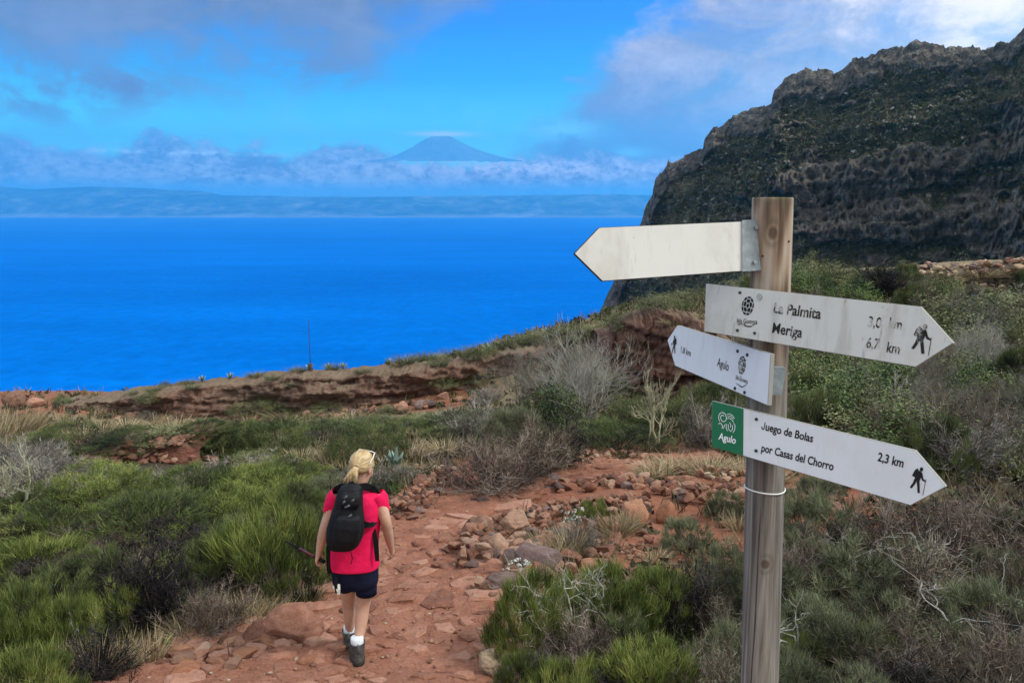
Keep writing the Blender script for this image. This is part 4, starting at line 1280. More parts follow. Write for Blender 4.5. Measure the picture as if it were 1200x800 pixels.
    rg = [(B(401.7, 643.0), 9 * MB_, .045, 2.6, 0), (B(402.0, 641.0), 17 * MB_, .075, 2.8, 0), (B(402.8, 634.5), 22 * MB_, .094, 3.0, 0), (B(404.7, 623.5), 24 * MB_, .100, 3.0, 0), (B(406.0, 616.0), 24 * MB_, .098, 3.0, 0), (B(406.8, 603.0), 21 * MB_, .092, 3.0, 0), (B(408.4, 590.0), 18.2 * MB_, .084, 2.9, 0), (B(409.8, 579.0), 16.6 * MB_, .072, 2.8, 0), (B(411.2, 571.0), 14 * MB_, .052, 2.6, 0), (B(411.8, 567.5), 9 * MB_, .03, 2.4, 0)]
    V, Fq = loft(dense(rg, 44), 40, True, True, .005, (9, 9, 11), 12.0)
    main = link('pack_body', mesh_np('pack_body', V, Fq, smooth=True), 'pack_cloth', bp)
    rg = [(B(404.5, 641, 4.915), 12 * MB_, .02, 3, 0), (B(405.5, 633, 4.905), 17 * MB_, .038, 3, 0), (B(407, 618, 4.90), 17 * MB_, .042, 3, 0), (B(408.2, 607, 4.905), 15 * MB_, .036, 3, 0), (B(408.8, 603, 4.915), 12 * MB_, .02, 3, 0)]
    V, Fq = loft(dense(rg, 24), 28, True, True, .003, (12, 12, 14), 2.0); pk = link('front_pocket', mesh_np('front_pocket', V, Fq, smooth=True), 'pack_cloth', bp)
    rg = [(B(409.5, 596, 4.925), 11 * MB_, .012, 3, 0), (B(410, 590, 4.92), 13 * MB_, .026, 3, 0), (B(411, 582, 4.93), 12.5 * MB_, .026, 3, 0), (B(411.8, 576, 4.95), 10 * MB_, .014, 3, 0)]
    V, Fq = loft(dense(rg, 18), 28, True, True, .002, (12, 12, 14), 6.0); link('top_pocket', mesh_np('top_pocket', V, Fq, smooth=True), 'pack_cloth', bp)

    def strap(name, pts, w, mat='strap_web', th=.25, par=bp):
        bm = bmesh.new(); P = [Vector(p) for p in pts]; rows = []
        for i, p in enumerate(P):
            d = (P[min(i + 1, len(P) - 1)] - P[max(i - 1, 0)]).normalized(); s = d.cross(Vector((0, -1, .25))).normalized(); nrm = s.cross(d)
            ww = w[i] if hasattr(w, '__len__') else w
            rows.append([bm.verts.new(p + s * ww / 2 * a + nrm * ww * th / 2 * b) for a, b in ((1, 1), (-1, 1), (-1, -1), (1, -1))])
        for r0, r1 in zip(rows, rows[1:]):
            for k in range(4): bm.faces.new((r0[k], r0[(k + 1) % 4], r1[(k + 1) % 4], r1[k]))
        bm.faces.new(rows[0][::-1]); bm.faces.new(rows[-1])
        return link(name, mesh_bm(name, bm), mat, par)
    strap('shoulder_strap', [B(420, 571, 5.02), B(428, 569.8, 5.12), B(436, 571.8, 5.16), B(440.5, 576, 5.20), B(442, 586, 5.30), B(440, 604, 5.33), B(439, 616, 5.30), B(434, 617, 5.12), B(428, 616, 5.06)], [.05, .052, .052, .05, .05, .04, .03, .026, .03])
    strap('shoulder_strap', [B(406, 571, 5.02), B(401, 570, 5.12), B(396, 572.5, 5.16), B(393.5, 578, 5.22), B(392, 590, 5.31), B(393, 605, 5.32), B(390, 618, 5.22), B(386, 622, 5.06)], [.05, .05, .05, .05, .045, .04, .03, .03])
    strap('side_strap', [B(424, 613, 4.98), B(431, 615, 5.03), B(436.5, 614.5, 5.10), B(440.5, 611, 5.13)], [.045, .04, .034, .03])
    strap('hip_strap', [B(437.5, 618, 5.13), B(440, 632, 5.11), B(441.3, 646, 5.10), B(442.0, 657, 5.10)], [.028, .034, .034, .026], th=.2)
    strap('loose_strap', [B(385, 640, 5.03), B(384.5, 652, 5.03), B(385, 664, 5.04), B(386.5, 671, 5.05)], [.030, .028, .028, .034], th=.3)
    strap('loose_strap', [B(411, 646, 5.05), B(413, 654, 5.06), B(411, 661, 5.05)], .006, th=.5)
    strap('haul_loop', [B(409.5, 568, 5.0), B(410, 565.3, 5.02), B(414, 565, 5.02), B(415.5, 568, 5.0)], .014)
    for px, py, L in [(407, 593, 9), (413.5, 586, 5), (403, 588, 4), (410, 604, 7), (405, 582, 6)]:
        strap('buckle', [B(px - L / 3, py + 1.2, 4.885), B(px, py, 4.88), B(px + L / 3, py - 1.5, 4.885)], .012, 'grey_trim', .4)
    strap('clip', [B(394.2, 676, 5.05), B(393.2, 684, 5.04), B(395, 694, 5.04)], [.014, .020, .022], 'strap_web', .5)
    strap('clip', [B(397.2, 684, 5.05), B(396.4, 690, 5.04), B(397, 696, 5.04)], [.014, .026, .018], 'frame_white', .5)
    strap('clip', [B(390.5, 686, 5.05), B(391.0, 689, 5.04)], [.012, .014], 'frame_white', .5)
    # trekking pole carried in the hand
    tp = empty('trekking_pole', root.location, label='dark red trekking pole held low in the hand of the person in pink', cat='trekking pole')
    h = W(374.6, 655, 5.17); e = W(336, 634.5, 5.55); d = (e - h)
    bm = bmesh.new(); tube_bm(bm, [h - d * .12, h - d * .02, h + d * .15], [.015, .014, .012], 8); link('grip', mesh_bm('grip', bm, True), 'strap_web', tp)
    bm = bmesh.new(); tube_bm(bm, [h + d * .15, h + d * .6], [.010, .0095], 8); link('shaft', mesh_bm('shaft', bm, True), 'pole_red', tp)
    bm = bmesh.new(); tube_bm(bm, [h + d * .6, h + d * 1.0, h + d * 1.06], [.008, .0065, .002], 8); link('lower_shaft', mesh_bm('lower_shaft', bm, True), 'strap_web', tp)


build_person()


# ------------------------------------------------------------------ stones
def hull_mesh(name, seed, n=16, sq=(1, .8, .6), bevel=0.0, rough=0.0, cuts=0):
    rng = np.random.default_rng(seed); bm = bmesh.new()
    p = rng.normal(size=(n, 3)); p /= np.linalg.norm(p, axis=1, keepdims=True)
    p = np.sign(p) * np.abs(p) ** .8 * rng.uniform(.78, 1.0, (n, 1)) * np.array(sq) * .5
    for q in p: bm.verts.new(q)
    r = bmesh.ops.convex_hull(bm, input=bm.verts[:])
    bmesh.ops.delete(bm, geom=[g for g in r['geom_interior'] if isinstance(g, bmesh.types.BMVert)] , context='VERTS')
    if bevel:
        bmesh.ops.bevel(bm, geom=bm.edges[:], offset=bevel, segments=1, affect='EDGES')
    if cuts:
        bmesh.ops.triangulate(bm, faces=bm.faces[:])
        bmesh.ops.subdivide_edges(bm, edges=bm.edges[:], cuts=cuts, use_grid_fill=True)
        P = np.array([w.co[:] for w in bm.verts]); k = fbm(P * 3.2 + seed, 4, .6, ridged=True) * rough + fbm(P * np.array([3, 3, 11]) + seed, 3) * rough * .6
        for w, a in zip(bm.verts, k): w.co *= 1 + a
    bmesh.ops.triangulate(bm, faces=bm.faces[:])
    me = mesh_bm(name, bm, smooth=bool(cuts))
    return me


SMALL = [hull_mesh('stone', 100 + k, 14, (1, .82, .62)) for k in range(10)]
MID = [hull_mesh('stone', 200 + k, 18, (1, .8, .62), .045) for k in range(10)]
FLATS = [hull_mesh('stone', 300 + k, 18, (1, .75, .30), .03) for k in range(6)]


def with_mat(meshes, mat):
    out = []
    for m in meshes:
        c = m.copy(); c.materials.append(MATS[mat]); out.append(c)
    return out


STONES = {m: with_mat(SMALL + MID, m) for m in ('red_stone', 'brown_stone', 'grey_stone', 'pale_stone', 'orange_stone')}
SLABS = {m: with_mat(FLATS, m) for m in ('red_stone', 'brown_stone')}
srng = random.Random(12)


def stone_row(label, pixels, n, width, height, size, mats, flat=1.0, top=tz):
    """A dry-laid row of stones along a line on the ground; every stone is a part of it."""
    line = np.array([G(*p) for p in pixels]); d = np.r_[0, np.cumsum(np.linalg.norm(np.diff(line, axis=0), axis=1))]
    c0 = line.mean(0); root = empty('stone_edging', (c0[0], c0[1], tz(c0[0], c0[1])), label=label, cat='stone edging')
    for k in range(n):
        s = srng.uniform(0, d[-1]); x = np.interp(s, d, line[:, 0]); y = np.interp(s, d, line[:, 1])
        i = min(int(np.searchsorted(d, s)), len(line) - 1); tv = line[i] - line[max(i - 1, 0)]; nv = np.array([-tv[1], tv[0]]) / (np.hypot(tv[0], tv[1]) + 1e-6)
        lay = srng.random() ** 1.3; off = srng.gauss(0, 1) * width * .5 * (1 - .6 * lay)
        x += nv[0] * off; y += nv[1] * off
        sz = srng.uniform(*size) * (1.15 - .35 * lay)
        m = srng.choices([a for a, b in mats], [b for a, b in mats])[0]
        o = bpy.data.objects.new('stone', srng.choice(STONES[m])); COL.objects.link(o); o.parent = root
        o.location = (x - root.location.x, y - root.location.y, top(x, y) + sz * .18 + lay * height * (1 - min(1, abs(off) / (width + .01))) - root.location.z)
        o.scale = (sz, sz * srng.uniform(.8, 1.1), sz * srng.uniform(.75, 1.1) * flat); o.rotation_euler = (srng.uniform(-.4, .4), srng.uniform(-.4, .4), srng.uniform(0, 6.3))
    return root


RB = [('brown_stone', 5), ('red_stone', 6), ('grey_stone', 1), ('orange_stone', 1)]
stone_row('low dry stone edging running up beside the walker to the agave', [(452, 613), (470, 606), (490, 594), (508, 580), (524, 566)], 200, .42, .30, (.07, .20), RB)
stone_row('stone edging bordering the middle of the path at the leafless twiggy mound', [(560, 668), (556, 652), (560, 638), (585, 628), (612, 620)], 120, .45, .24, (.11, .27), RB)
stone_row('rubble row running from the path edging back to the two orange boulders', [(600, 618), (640, 606), (690, 598), (730, 596), (765, 600)], 170, .55, .18, (.08, .22), RB)
stone_row('scatter of pale rubble behind the white bare bush and pale candelabra shrub', [(672, 541), (700, 536), (730, 538), (770, 545), (820, 556), (868, 560)], 170, .6, .14, (.09, .24), [('brown_stone', 4), ('pale_stone', 3), ('red_stone', 3)])
stone_row('loose stone heap on the red ground behind the signpost', [(790, 590), (830, 578), (870, 588), (940, 600), (960, 585)], 150, .9, .16, (.09, .26), [('red_stone', 5), ('brown_stone', 4), ('grey_stone', 1)])
stone_row('stone edging bordering the near stretch of path beside the green broom', [(560, 700), (585, 690), (610, 683), (640, 680), (665, 668)], 70, .32, .12, (.10, .24), RB)
stone_row('pale rubble by the agave at the head of the path edging', [(466, 556), (482, 552), (500, 553), (516, 556)], 60, .45, .10, (.08, .20), [('pale_stone', 4), ('brown_stone', 2), ('grey_stone', 2)])
stone_row('small stones spilling over the red bank below the orange boulders', [(700, 655), (735, 640), (760, 650), (790, 660), (830, 650)], 60, .6, .05, (.05, .13), [('brown_stone', 4), ('red_stone', 3), ('pale_stone', 1)])


def unit_rows(v): return v / (np.linalg.norm(v, axis=1, keepdims=True) + 1e-9)


def boulder(px, py, wpx, hpx, mat, seed, label, sq=(1, .8, .7), sink=.25, rz=0.0, tilt=(0, 0), detail=2, rough=.10, name='boulder'):
    g = G(px, py); m = depth(g) / F; w, h = wpx * m, hpx * m / .93
    rng = np.random.default_rng(seed); bm = bmesh.new(); bmesh.ops.create_icosphere(bm, subdivisions=5 if wpx > 36 else 4, radius=1)
    P = np.array([q.co[:] for q in bm.verts]); pl = unit_rows(rng.normal(size=(13, 3))); dd = rng.uniform(.62, .92, 13)
    for a, b in zip(pl, dd):                                       # broken faces
        k = P @ a; P = P - np.maximum(k - b, 0)[:, None] * a * .92
    U_ = unit_rows(P); P = P * (1 + rough * .9 * fbm(P * 2.2 + seed, 5, .6)[:, None] + rough * .8 * fbm(P * np.array([1.5, 1.5, 6.0]) + seed, 4, .6, ridged=True)[:, None])
    P = P * np.array(sq) * .5
    for q, c in zip(bm.verts, P): q.co = c
    me = mesh_bm(name, bm, True); me.materials.append(MATS[mat])
    zs = np.array([v.co.z for v in me.vertices]); xs = np.array([v.co.x for v in me.vertices])
    o = link(name, me); k = w / (xs.max() - xs.min()); kz = h / ((zs.max() - zs.min()) * (1 - sink))
    o.scale = (k, k, kz); o.location = (g[0], g[1] + .0, g[2] - zs.min() * kz - sink * (zs.max() - zs.min()) * kz); o.rotation_euler = (*tilt, rz)
    return tag(o, label, 'boulder', 'boulders along the path')


stone_row('rocky bank of ochre blocks between the path edging and the orange boulders', [(575, 655), (600, 648), (620, 655), (650, 640), (690, 632), (700, 615)], 90, 1.1, .10, (.12, .34), [('brown_stone', 5), ('red_stone', 3), ('grey_stone', 1)])
stone_row('broken slabs along the low step across the far red path', [(640, 575), (690, 570), (740, 566), (800, 575), (850, 580)], 90, .5, .10, (.10, .32), [('red_stone', 5), ('brown_stone', 3), ('grey_stone', 1)])
stone_row('broken red slabs spilling off the path edge below the dry grass', [(205, 785), (240, 775), (275, 768), (310, 765), (340, 758)], 70, .55, .06, (.10, .30), [('red_stone', 6), ('orange_stone', 1), ('brown_stone', 2)], .5)
boulder(346, 752, 78, 42, 'red_stone', 901, 'large rounded pinkish boulder at the path edge behind the dry grass')
boulder(312, 757, 66, 26, 'red_stone', 902, 'flat slab of red rock lying against the large pinkish boulder', (1, .8, .4), .2, .3)
boulder(280, 764, 44, 14, 'orange_stone', 903, 'thin orange slab tilted on the path edge', (1, .7, .35), .2, -.3, (.2, .15))
boulder(262, 777, 40, 16, 'red_stone', 913, 'angular red stone between the thin orange slab and the squat stone', (1, .7, .5), .2, .5)
boulder(208, 772, 36, 15, 'orange_stone', 904, 'long orange stone farthest from the walker at the bottom edge', (1, .6, .5), .2, .4, (0, -.2))
boulder(215, 796, 40, 20, 'orange_stone', 905, 'squat orange stone below the long orange stone', (1, .8, .6), .2, 1.0)
boulder(190, 788, 26, 16, 'red_stone', 914, 'small red stone next to the squat orange stone', (1, .8, .6), .2, 1.4)
boulder(300, 738, 40, 14, 'brown_stone', 915, 'brown stone under the fringe of dry grass', (1, .8, .5), .2, 1.4)
boulder(578, 790, 38, 27, 'pale_stone', 906, 'pale sandy boulder beside the near green broom', (1, .85, .75), .2)
boulder(628, 672, 58, 32, 'grey_stone', 907, 'large grey and purple boulder at the end of the path edging', (1, .8, .62), .2, .2)
boulder(590, 690, 44, 20, 'grey_stone', 908, 'flat dark grey boulder in front of the large grey and purple one', (1, .8, .5), .2, -.2)
boulder(612, 686, 26, 16, 'brown_stone', 909, 'small brown boulder between the dark grey boulder and the green broom', (1, .8, .7), .2)
boulder(745, 613, 33, 28, 'orange_stone', 910, 'rounded orange boulder in the rubble row, with more stones on its path side', (1, .9, .85), .15)
boulder(780, 612, 27, 25, 'orange_stone', 911, 'rounded orange boulder in the rubble row, beside the small green broom', (1, .9, .9), .15, .7)
boulder(586, 655, 30, 30, 'brown_stone', 912, 'upright brown boulder in the edging beside the path', (1, .8, .9), .2)
boulder(563, 632, 44, 26, 'brown_stone', 916, 'broad brown boulder at the corner of the path edging', (1, .8, .6), .2)
boulder(604, 628, 40, 30, 'brown_stone', 917, 'tall ochre boulder standing up in the middle of the rubble', (1, .8, .8), .2)
boulder(690, 668, 24, 13, 'orange_stone', 918, 'small orange boulder below the white flowering plant', (1, .8, .6), .2)
boulder(563, 590, 24, 8, 'grey_stone', 919, 'flat dark stone lying alone on the red path', (1, .6, .35), .2, -.2)
boulder(19, 475, 27, 17, 'brown_stone', 920, 'round boulder on the skyline above the sea', (1, .9, .8), .1)
boulder(43, 476, 23, 10, 'red_stone', 921, 'low red boulder on the skyline next to the round one', (1, .9, .7), .1)

# ---- flat stones trodden into the path, each one a part of it
def pave():
    rng = np.random.default_rng(21); pts = []; tries = 0
    while len(pts) < 900 and tries < 60000:
        tries += 1
        i = rng.integers(70, NS - 8); t = rng.uniform(.03, .97); q = PL[i] * (1 - t) + PR[i] * t
        if q[1] < 4.55 or q[1] > 14.5: continue
        r = (.17 + .10 * vnoise(np.array([[q[0] * .9, q[1] * .9, 5.0]]))[0]) * (1.0 if q[1] < 9 else 1.25)
        if all((q[0] - a) ** 2 + ((q[1] - b) * 1.25) ** 2 > (r + c) ** 2 for a, b, c in pts): pts.append((q[0], q[1], r))
    P = np.array(pts); made = 0; order = np.argsort(P[:, 1]); small = [[], []]
    for i in order:
        x, y, r = P[i]
        if rng.random() < (.14 if y < 9 else .30): continue
        b = [(x - .5, y - .4), (x + .5, y - .4), (x + .5, y + .4), (x - .5, y + .4)]
        poly = voronoi(P[:, :2], i, b, .018 + .02 * rng.random())
        if poly is None or len(poly) < 4: continue
        poly = np.array(poly); c = poly.mean(0)
        # ragged outline
        ring = []
        for a, d in zip(poly, np.roll(poly, -1, 0)):
            L = np.linalg.norm(d - a); m = max(1, min(3, int(L / .09)))
            for k in range(m):
                e = a + (d - a) * (k / m); ring.append(e + (c - e) * rng.uniform(0, .16) + rng.normal(0, .006, 2))
        ring = np.array(ring); n = len(ring)
        ring_z = lambda q: float(np.interp(0, [0], [0]))
        zc = tz(c[0], c[1]) + .045 + .05 * max(float(fbm(np.array([c[0], c[1], 0]) * np.array([1.6, 2.6, 1]), 4, .55)), -.4)
        hgt = rng.uniform(.008, .036) * (1.3 if rng.random() < .2 else 1); tilt = rng.normal(0, .05, 2)
        zt = lambda q, s: zc + hgt * s + (q - c) @ tilt + .004 * rng.normal() + (tz(q[0], q[1]) - tz(c[0], c[1])) * .9
        V = [(*q, zt(q, 1) - .09) for q in ring]; V += [(*(q + (c - q) * .03), zt(q, .55)) for q in ring]; V += [(*(q + (c - q) * .16), zt(q, 1.0)) for q in ring]
        V += [(*(q + (c - q) * .60), zt(q, 1.08)) for q in ring]; V.append((*c, zc + hgt * 1.1))
        V = np.array(V) - np.array([c[0], c[1], zc])
        Fq = [[k * n + j, k * n + (j + 1) % n, (k + 1) * n + (j + 1) % n, (k + 1) * n + j] for k in range(3) for j in range(n)] + [[3 * n + j, 3 * n + (j + 1) % n, 4 * n] for j in range(n)]
        if made < 300:
            link('paving_stone', mesh_np('paving_stone', V, Fq), 'red_stone', path, (c[0], c[1], zc)); made += 1
        else:
            base = sum(len(a) for a in small[0]); small[0].append(V + np.array([c[0], c[1], zc])); small[1] += [[k + base for k in f] for f in Fq]
    if small[0]:
        o = link('paving_stone', mesh_np('far_paving', np.concatenate(small[0]), small[1]), 'red_stone', path); o['kind'] = 'stuff'


pave()


# ---- gravel and chips
def scatter_gravel():
    rng = np.random.default_rng(31); V, Fc = [], []; base = 0
    protos = []
    for k in range(6):
        me = hull_mesh('chip', 400 + k, 8, (1, .8, .55)); v = np.array([w.co[:] for w in me.vertices]); f = np.array([p.vertices[:] for p in me.polygons]); protos.append((v, f)); bpy.data.meshes.remove(me)
    X = rng.uniform(-6, 9, 40000); Y = 4.3 + 12 * rng.random(40000) ** 1.2
    dp = dist_to_path(X, Y)
    blobs = [(G(740, 640), 1.6), (G(860, 560), 2.6), (G(790, 570), 2.0), (G(640, 640), 1.2), (G(250, 780), .9), (G(945, 590), 1.6), (G(700, 545), 1.6)]
    w = np.clip(1 - dp / .5, 0, 1) * .35
    for g, r in blobs: w = np.maximum(w, np.clip(1.3 - np.hypot(X - g[0], Y - g[1]) / r, 0, 1) * .75)
    w *= np.where(Y < 9, 1, .6); keep = rng.random(40000) < w
    X, Y = X[keep][:6000], Y[keep][:6000]; Z = terrain(X, Y) + np.where(dist_to_path(X, Y) <= 0, .055, .012)
    for x, y, z in zip(X, Y, Z):
        v, f = protos[rng.integers(6)]; s = .012 + .05 * rng.random() ** 3.0 + .004 * (y > 8) * (y - 8) * .4; a = rng.uniform(0, 6.28); c, sn = math.cos(a), math.sin(a)
        q = v * s * rng.uniform(.7, 1.3, 3); V.append(np.stack([q[:, 0] * c - q[:, 1] * sn + x, q[:, 0] * sn + q[:, 1] * c + y, q[:, 2] + z], 1)); Fc.append(f + base); base += len(v)
    r = np.concatenate([np.full(len(v), rng.random()) for v in V])
    tag(link('gravel', mesh_np('gravel', np.concatenate(V), np.concatenate(Fc), {'rnd': r}), 'chips'), kind='stuff')


def chip_nodes(t, p):
    t.put(p.inputs['Base Color'], t.ramp(t.attr('rnd'), [(0.0, (.13, .06, .04)), (.5, (.27, .135, .09)), (.8, (.36, .21, .15)), (1.0, (.44, .34, .26))]))


material('chips', chip_nodes, rough=.95, spec=.15)
scatter_gravel()


# ------------------------------------------------------------------ plants
def plant_nodes(stops, sheen=0.0):
    def fn(t, p):
        r = t.rnd(); k = (t.attr('rnd') + (r - 0.5) * 0.22).clamp()
        t.put(p.inputs['Base Color'], t.ramp(k, stops))
    return fn


material('broom_green', plant_nodes([(0, (.030, .036, .017)), (.35, (.078, .102, .026)), (.65, (.142, .178, .040)), (1, (.26, .285, .078))]), rough=.75, spec=.2)
material('broom_deep', plant_nodes([(0, (.022, .027, .015)), (.35, (.054, .072, .027)), (.65, (.092, .116, .038)), (1, (.165, .185, .070))]), rough=.75, spec=.2)
material('broom_dull', plant_nodes([(0, (.045, .045, .030)), (.35, (.105, .112, .065)), (.65, (.165, .175, .098)), (1, (.25, .26, .15))]), rough=.8, spec=.15)
material('shrub_black', plant_nodes([(0, (.008, .007, .008)), (.4, (.020, .018, .020)), (.75, (.042, .036, .038)), (1, (.10, .085, .075))]), rough=.85, spec=.1)
material('twig_brown', plant_nodes([(0, (.045, .036, .027)), (.4, (.115, .092, .068)), (.75, (.195, .162, .120)), (1, (.32, .28, .22))]), rough=.9, spec=.1)
material('twig_purple', plant_nodes([(0, (.045, .033, .030)), (.4, (.108, .078, .067)), (.75, (.175, .132, .110)), (1, (.28, .225, .185))]), rough=.9, spec=.1)
material('twig_grey', plant_nodes([(0, (.075, .065, .055)), (.4, (.165, .145, .125)), (.75, (.26, .235, .205)), (1, (.38, .35, .31))]), rough=.9, spec=.1)
material('straw', plant_nodes([(0, (.12, .085, .045)), (.4, (.27, .205, .115)), (.75, (.39, .31, .185)), (1, (.50, .43, .29))]), rough=.85, spec=.15)
material('leaf_green', plant_nodes([(0, (.018, .028, .012)), (.35, (.044, .072, .022)), (.65, (.080, .125, .032)), (1, (.16, .20, .06))]), rough=.6, spec=.3)
material('leaf_olive', plant_nodes([(0, (.036, .038, .019)), (.35, (.085, .092, .040)), (.65, (.140, .150, .062)), (1, (.25, .25, .12))]), rough=.7, spec=.2)
material('bark_pale', plant_nodes([(0, (.20, .185, .16)), (.5, (.34, .32, .28)), (1, (.48, .46, .41))]), rough=.9, spec=.1)
material('bark_euphorbia', plant_nodes([(0, (.21, .20, .13)), (.5, (.38, .36, .24)), (1, (.52, .50, .36))]), rough=.85, spec=.1)
material('bark_bleached', plant_nodes([(0, (.26, .24, .21)), (.5, (.44, .42, .38)), (1, (.60, .58, .53))]), rough=.9, spec=.1)
material('bark_grey', plant_nodes([(0, (.08, .07, .055)), (.5, (.17, .15, .125)), (1, (.27, .25, .22))]), rough=.9, spec=.1)
material('mast_grey', color=(.05, .065, .085), rough=.8)
material('bark_dark', plant_nodes([(0, (.035, .028, .022)), (.5, (.075, .06, .047)), (1, (.14, .115, .09))]), rough=.9, spec=.1)
material('agave_leaf', plant_nodes([(0, (.13, .19, .16)), (.5, (.21, .29, .24)), (1, (.32, .41, .34))]), rough=.55, spec=.3)
material('pear_pad', plant_nodes([(0, (.09, .12, .06)), (.5, (.17, .21, .11)), (1, (.30, .33, .20))]), rough=.6, spec=.3)
material('white_flower', plant_nodes([(0, (.45, .45, .40)), (1, (.72, .72, .68))]), rough=.8)
material('lime_leaf', plant_nodes([(0, (.10, .16, .02)), (1, (.26, .36, .05))]), rough=.7)


def unit(v): return v / (np.linalg.norm(v, axis=-1, keepdims=True) + 1e-9)


def dome_dirs(rng, n, low=-0.05):
    v = unit(rng.normal(size=(int(n * 2.6), 3))); return v[v[:, 2] > low][:n]


def blades(base, d, L, w, bend, rng, segs=2, rnd=None):
    """Tapering ribbons -> verts, tris, per-vertex random. bend: (n,3) offset of the tip."""
    n = len(base); s = unit(np.cross(d, rng.normal(size=(n, 3)))) * w[:, None] * .5
    V = []; 
    for k in range(segs):
        t = k / segs; p = base + d * (L * t)[:, None] + bend * t * t; V += [p - s * (1 - .55 * t), p + s * (1 - .55 * t)]
    V.append(base + d * L[:, None] + bend)
    V = np.stack(V, 1); m = 2 * segs + 1; f = []
    for k in range(segs - 1): f += [(2 * k, 2 * k + 1, 2 * k + 3), (2 * k, 2 * k + 3, 2 * k + 2)]
    f.append((2 * segs - 2, 2 * segs - 1, 2 * segs))
    T_ = (np.arange(n)[:, None, None] * m + np.array(f)[None]).reshape(-1, 3)
    r = rng.random(n) if rnd is None else rnd
    return V.reshape(-1, 3), T_, np.repeat(r, m)


def join(parts):
    V, Fc, Rn = [], [], []; b = 0
    for v, f, r in parts: V.append(v); Fc.append(f + b); Rn.append(r); b += len(v)
    return np.concatenate(V), np.concatenate(Fc), np.concatenate(Rn)


def stems(rng, n, reach, w, ratio, upness=.5):
    d = dome_dirs(rng, n, .0); d = unit(d + np.array([0, 0, upness])); L = reach * rng.uniform(.7, 1.0, len(d))
    base = rng.normal(0, .04, (len(d), 3)) * np.array([1, 1, 0]); bend = rng.normal(0, .06, (len(d), 3))
    v, f, r = blades(base, d, L, np.full(len(d), w) * rng.uniform(.6, 1.3, len(d)), bend, rng, 3)
    v[:, 2] *= ratio; return v, f, r


def lumps(u, seed, amp=.30, sc=2.0): return 1 + amp * fbm(u * sc + seed, 3)


def broom(seed, tuss=120, per=74, ratio=.75, L=(.07, .15), w=.0050, up=1.0, spread=.30, out=.45):
    """A dome of many small upright tussocks of needles."""
    rng = np.random.default_rng(seed); u0 = dome_dirs(rng, tuss, -.02); m = len(u0)
    r0 = .5 * lumps(u0, seed, .22, 1.9) * np.where(rng.random(m) < .78, rng.uniform(.84, 1.0, m), rng.uniform(.4, .8, m))
    c = u0 * r0[:, None] * np.array([1, 1, ratio * 1.75]); u = np.repeat(u0, per, 0); n = len(u)
    base = np.repeat(c, per, 0) + rng.normal(0, .022, (n, 3)) - u * .05
    d = unit(u * np.array([out, out, .15]) + np.array([0, 0, up]) + rng.normal(0, spread, (n, 3)))
    tone = np.repeat(.52 + .85 * fbm(c * 2.6 + seed, 3) + rng.normal(0, .13, m), per)
    return blades(base, d, rng.uniform(*L, n) * np.repeat(rng.uniform(.75, 1.25, m), per), np.full(n, w) * rng.uniform(.7, 1.3, n), rng.normal(0, .012, (n, 3)), rng, 2, np.clip(tone + rng.normal(0, .15, n), 0, 1))


def twiggy(seed, mains=56, sub=15, subsub=2, ratio=.75, w=.010, wild=.8):
    rng = np.random.default_rng(seed); d = dome_dirs(rng, mains, .02); m = len(d); d = unit(d + np.array([0, 0, .25]))
    L = .5 * lumps(d, seed, .3) * rng.uniform(.75, 1.05, m); base = rng.normal(0, .05, (m, 3)) * np.array([1, 1, 0])
    bend = rng.normal(0, .07, (m, 3)); sq = np.array([1, 1, ratio * 2.0])
    A = blades(base, d, L, np.full(m, w * 1.6), bend, rng, 3)
    t = rng.uniform(.25, 1, (m, sub)); p = base[:, None] + d[:, None] * (L[:, None] * t)[..., None] + bend[:, None] * (t * t)[..., None]
    dd = unit(d[:, None] * .75 + rng.normal(0, wild * .6, (m, sub, 3)) + np.array([0, 0, .22])).reshape(-1, 3); p = p.reshape(-1, 3); k = len(p)
    l2 = rng.uniform(.07, .20, k); b2 = rng.normal(0, .025, (k, 3)); rn = np.clip(.45 + .8 * fbm(p * 4 + seed, 3) + rng.normal(0, .18, k), 0, 1)
    B = blades(p, dd, l2, np.full(k, w * .75), b2, rng, 2, rn)
    t = rng.uniform(.2, 1, (k, subsub)); p3 = (p[:, None] + dd[:, None] * (l2[:, None] * t)[..., None]).reshape(-1, 3)
    d3 = unit(np.repeat(dd, subsub, 0) * .6 + rng.normal(0, wild * .7, (k * subsub, 3)) + np.array([0, 0, .15])); k3 = len(p3)
    C_ = blades(p3, d3, rng.uniform(.04, .10, k3), np.full(k3, w * .6), np.zeros((k3, 3)), rng, 1, np.repeat(np.clip(rn + .12, 0, 1), subsub))
    out = []
    for v, f, r in (A, B, C_): v = v * sq; out.append((v, f, r))
    return out


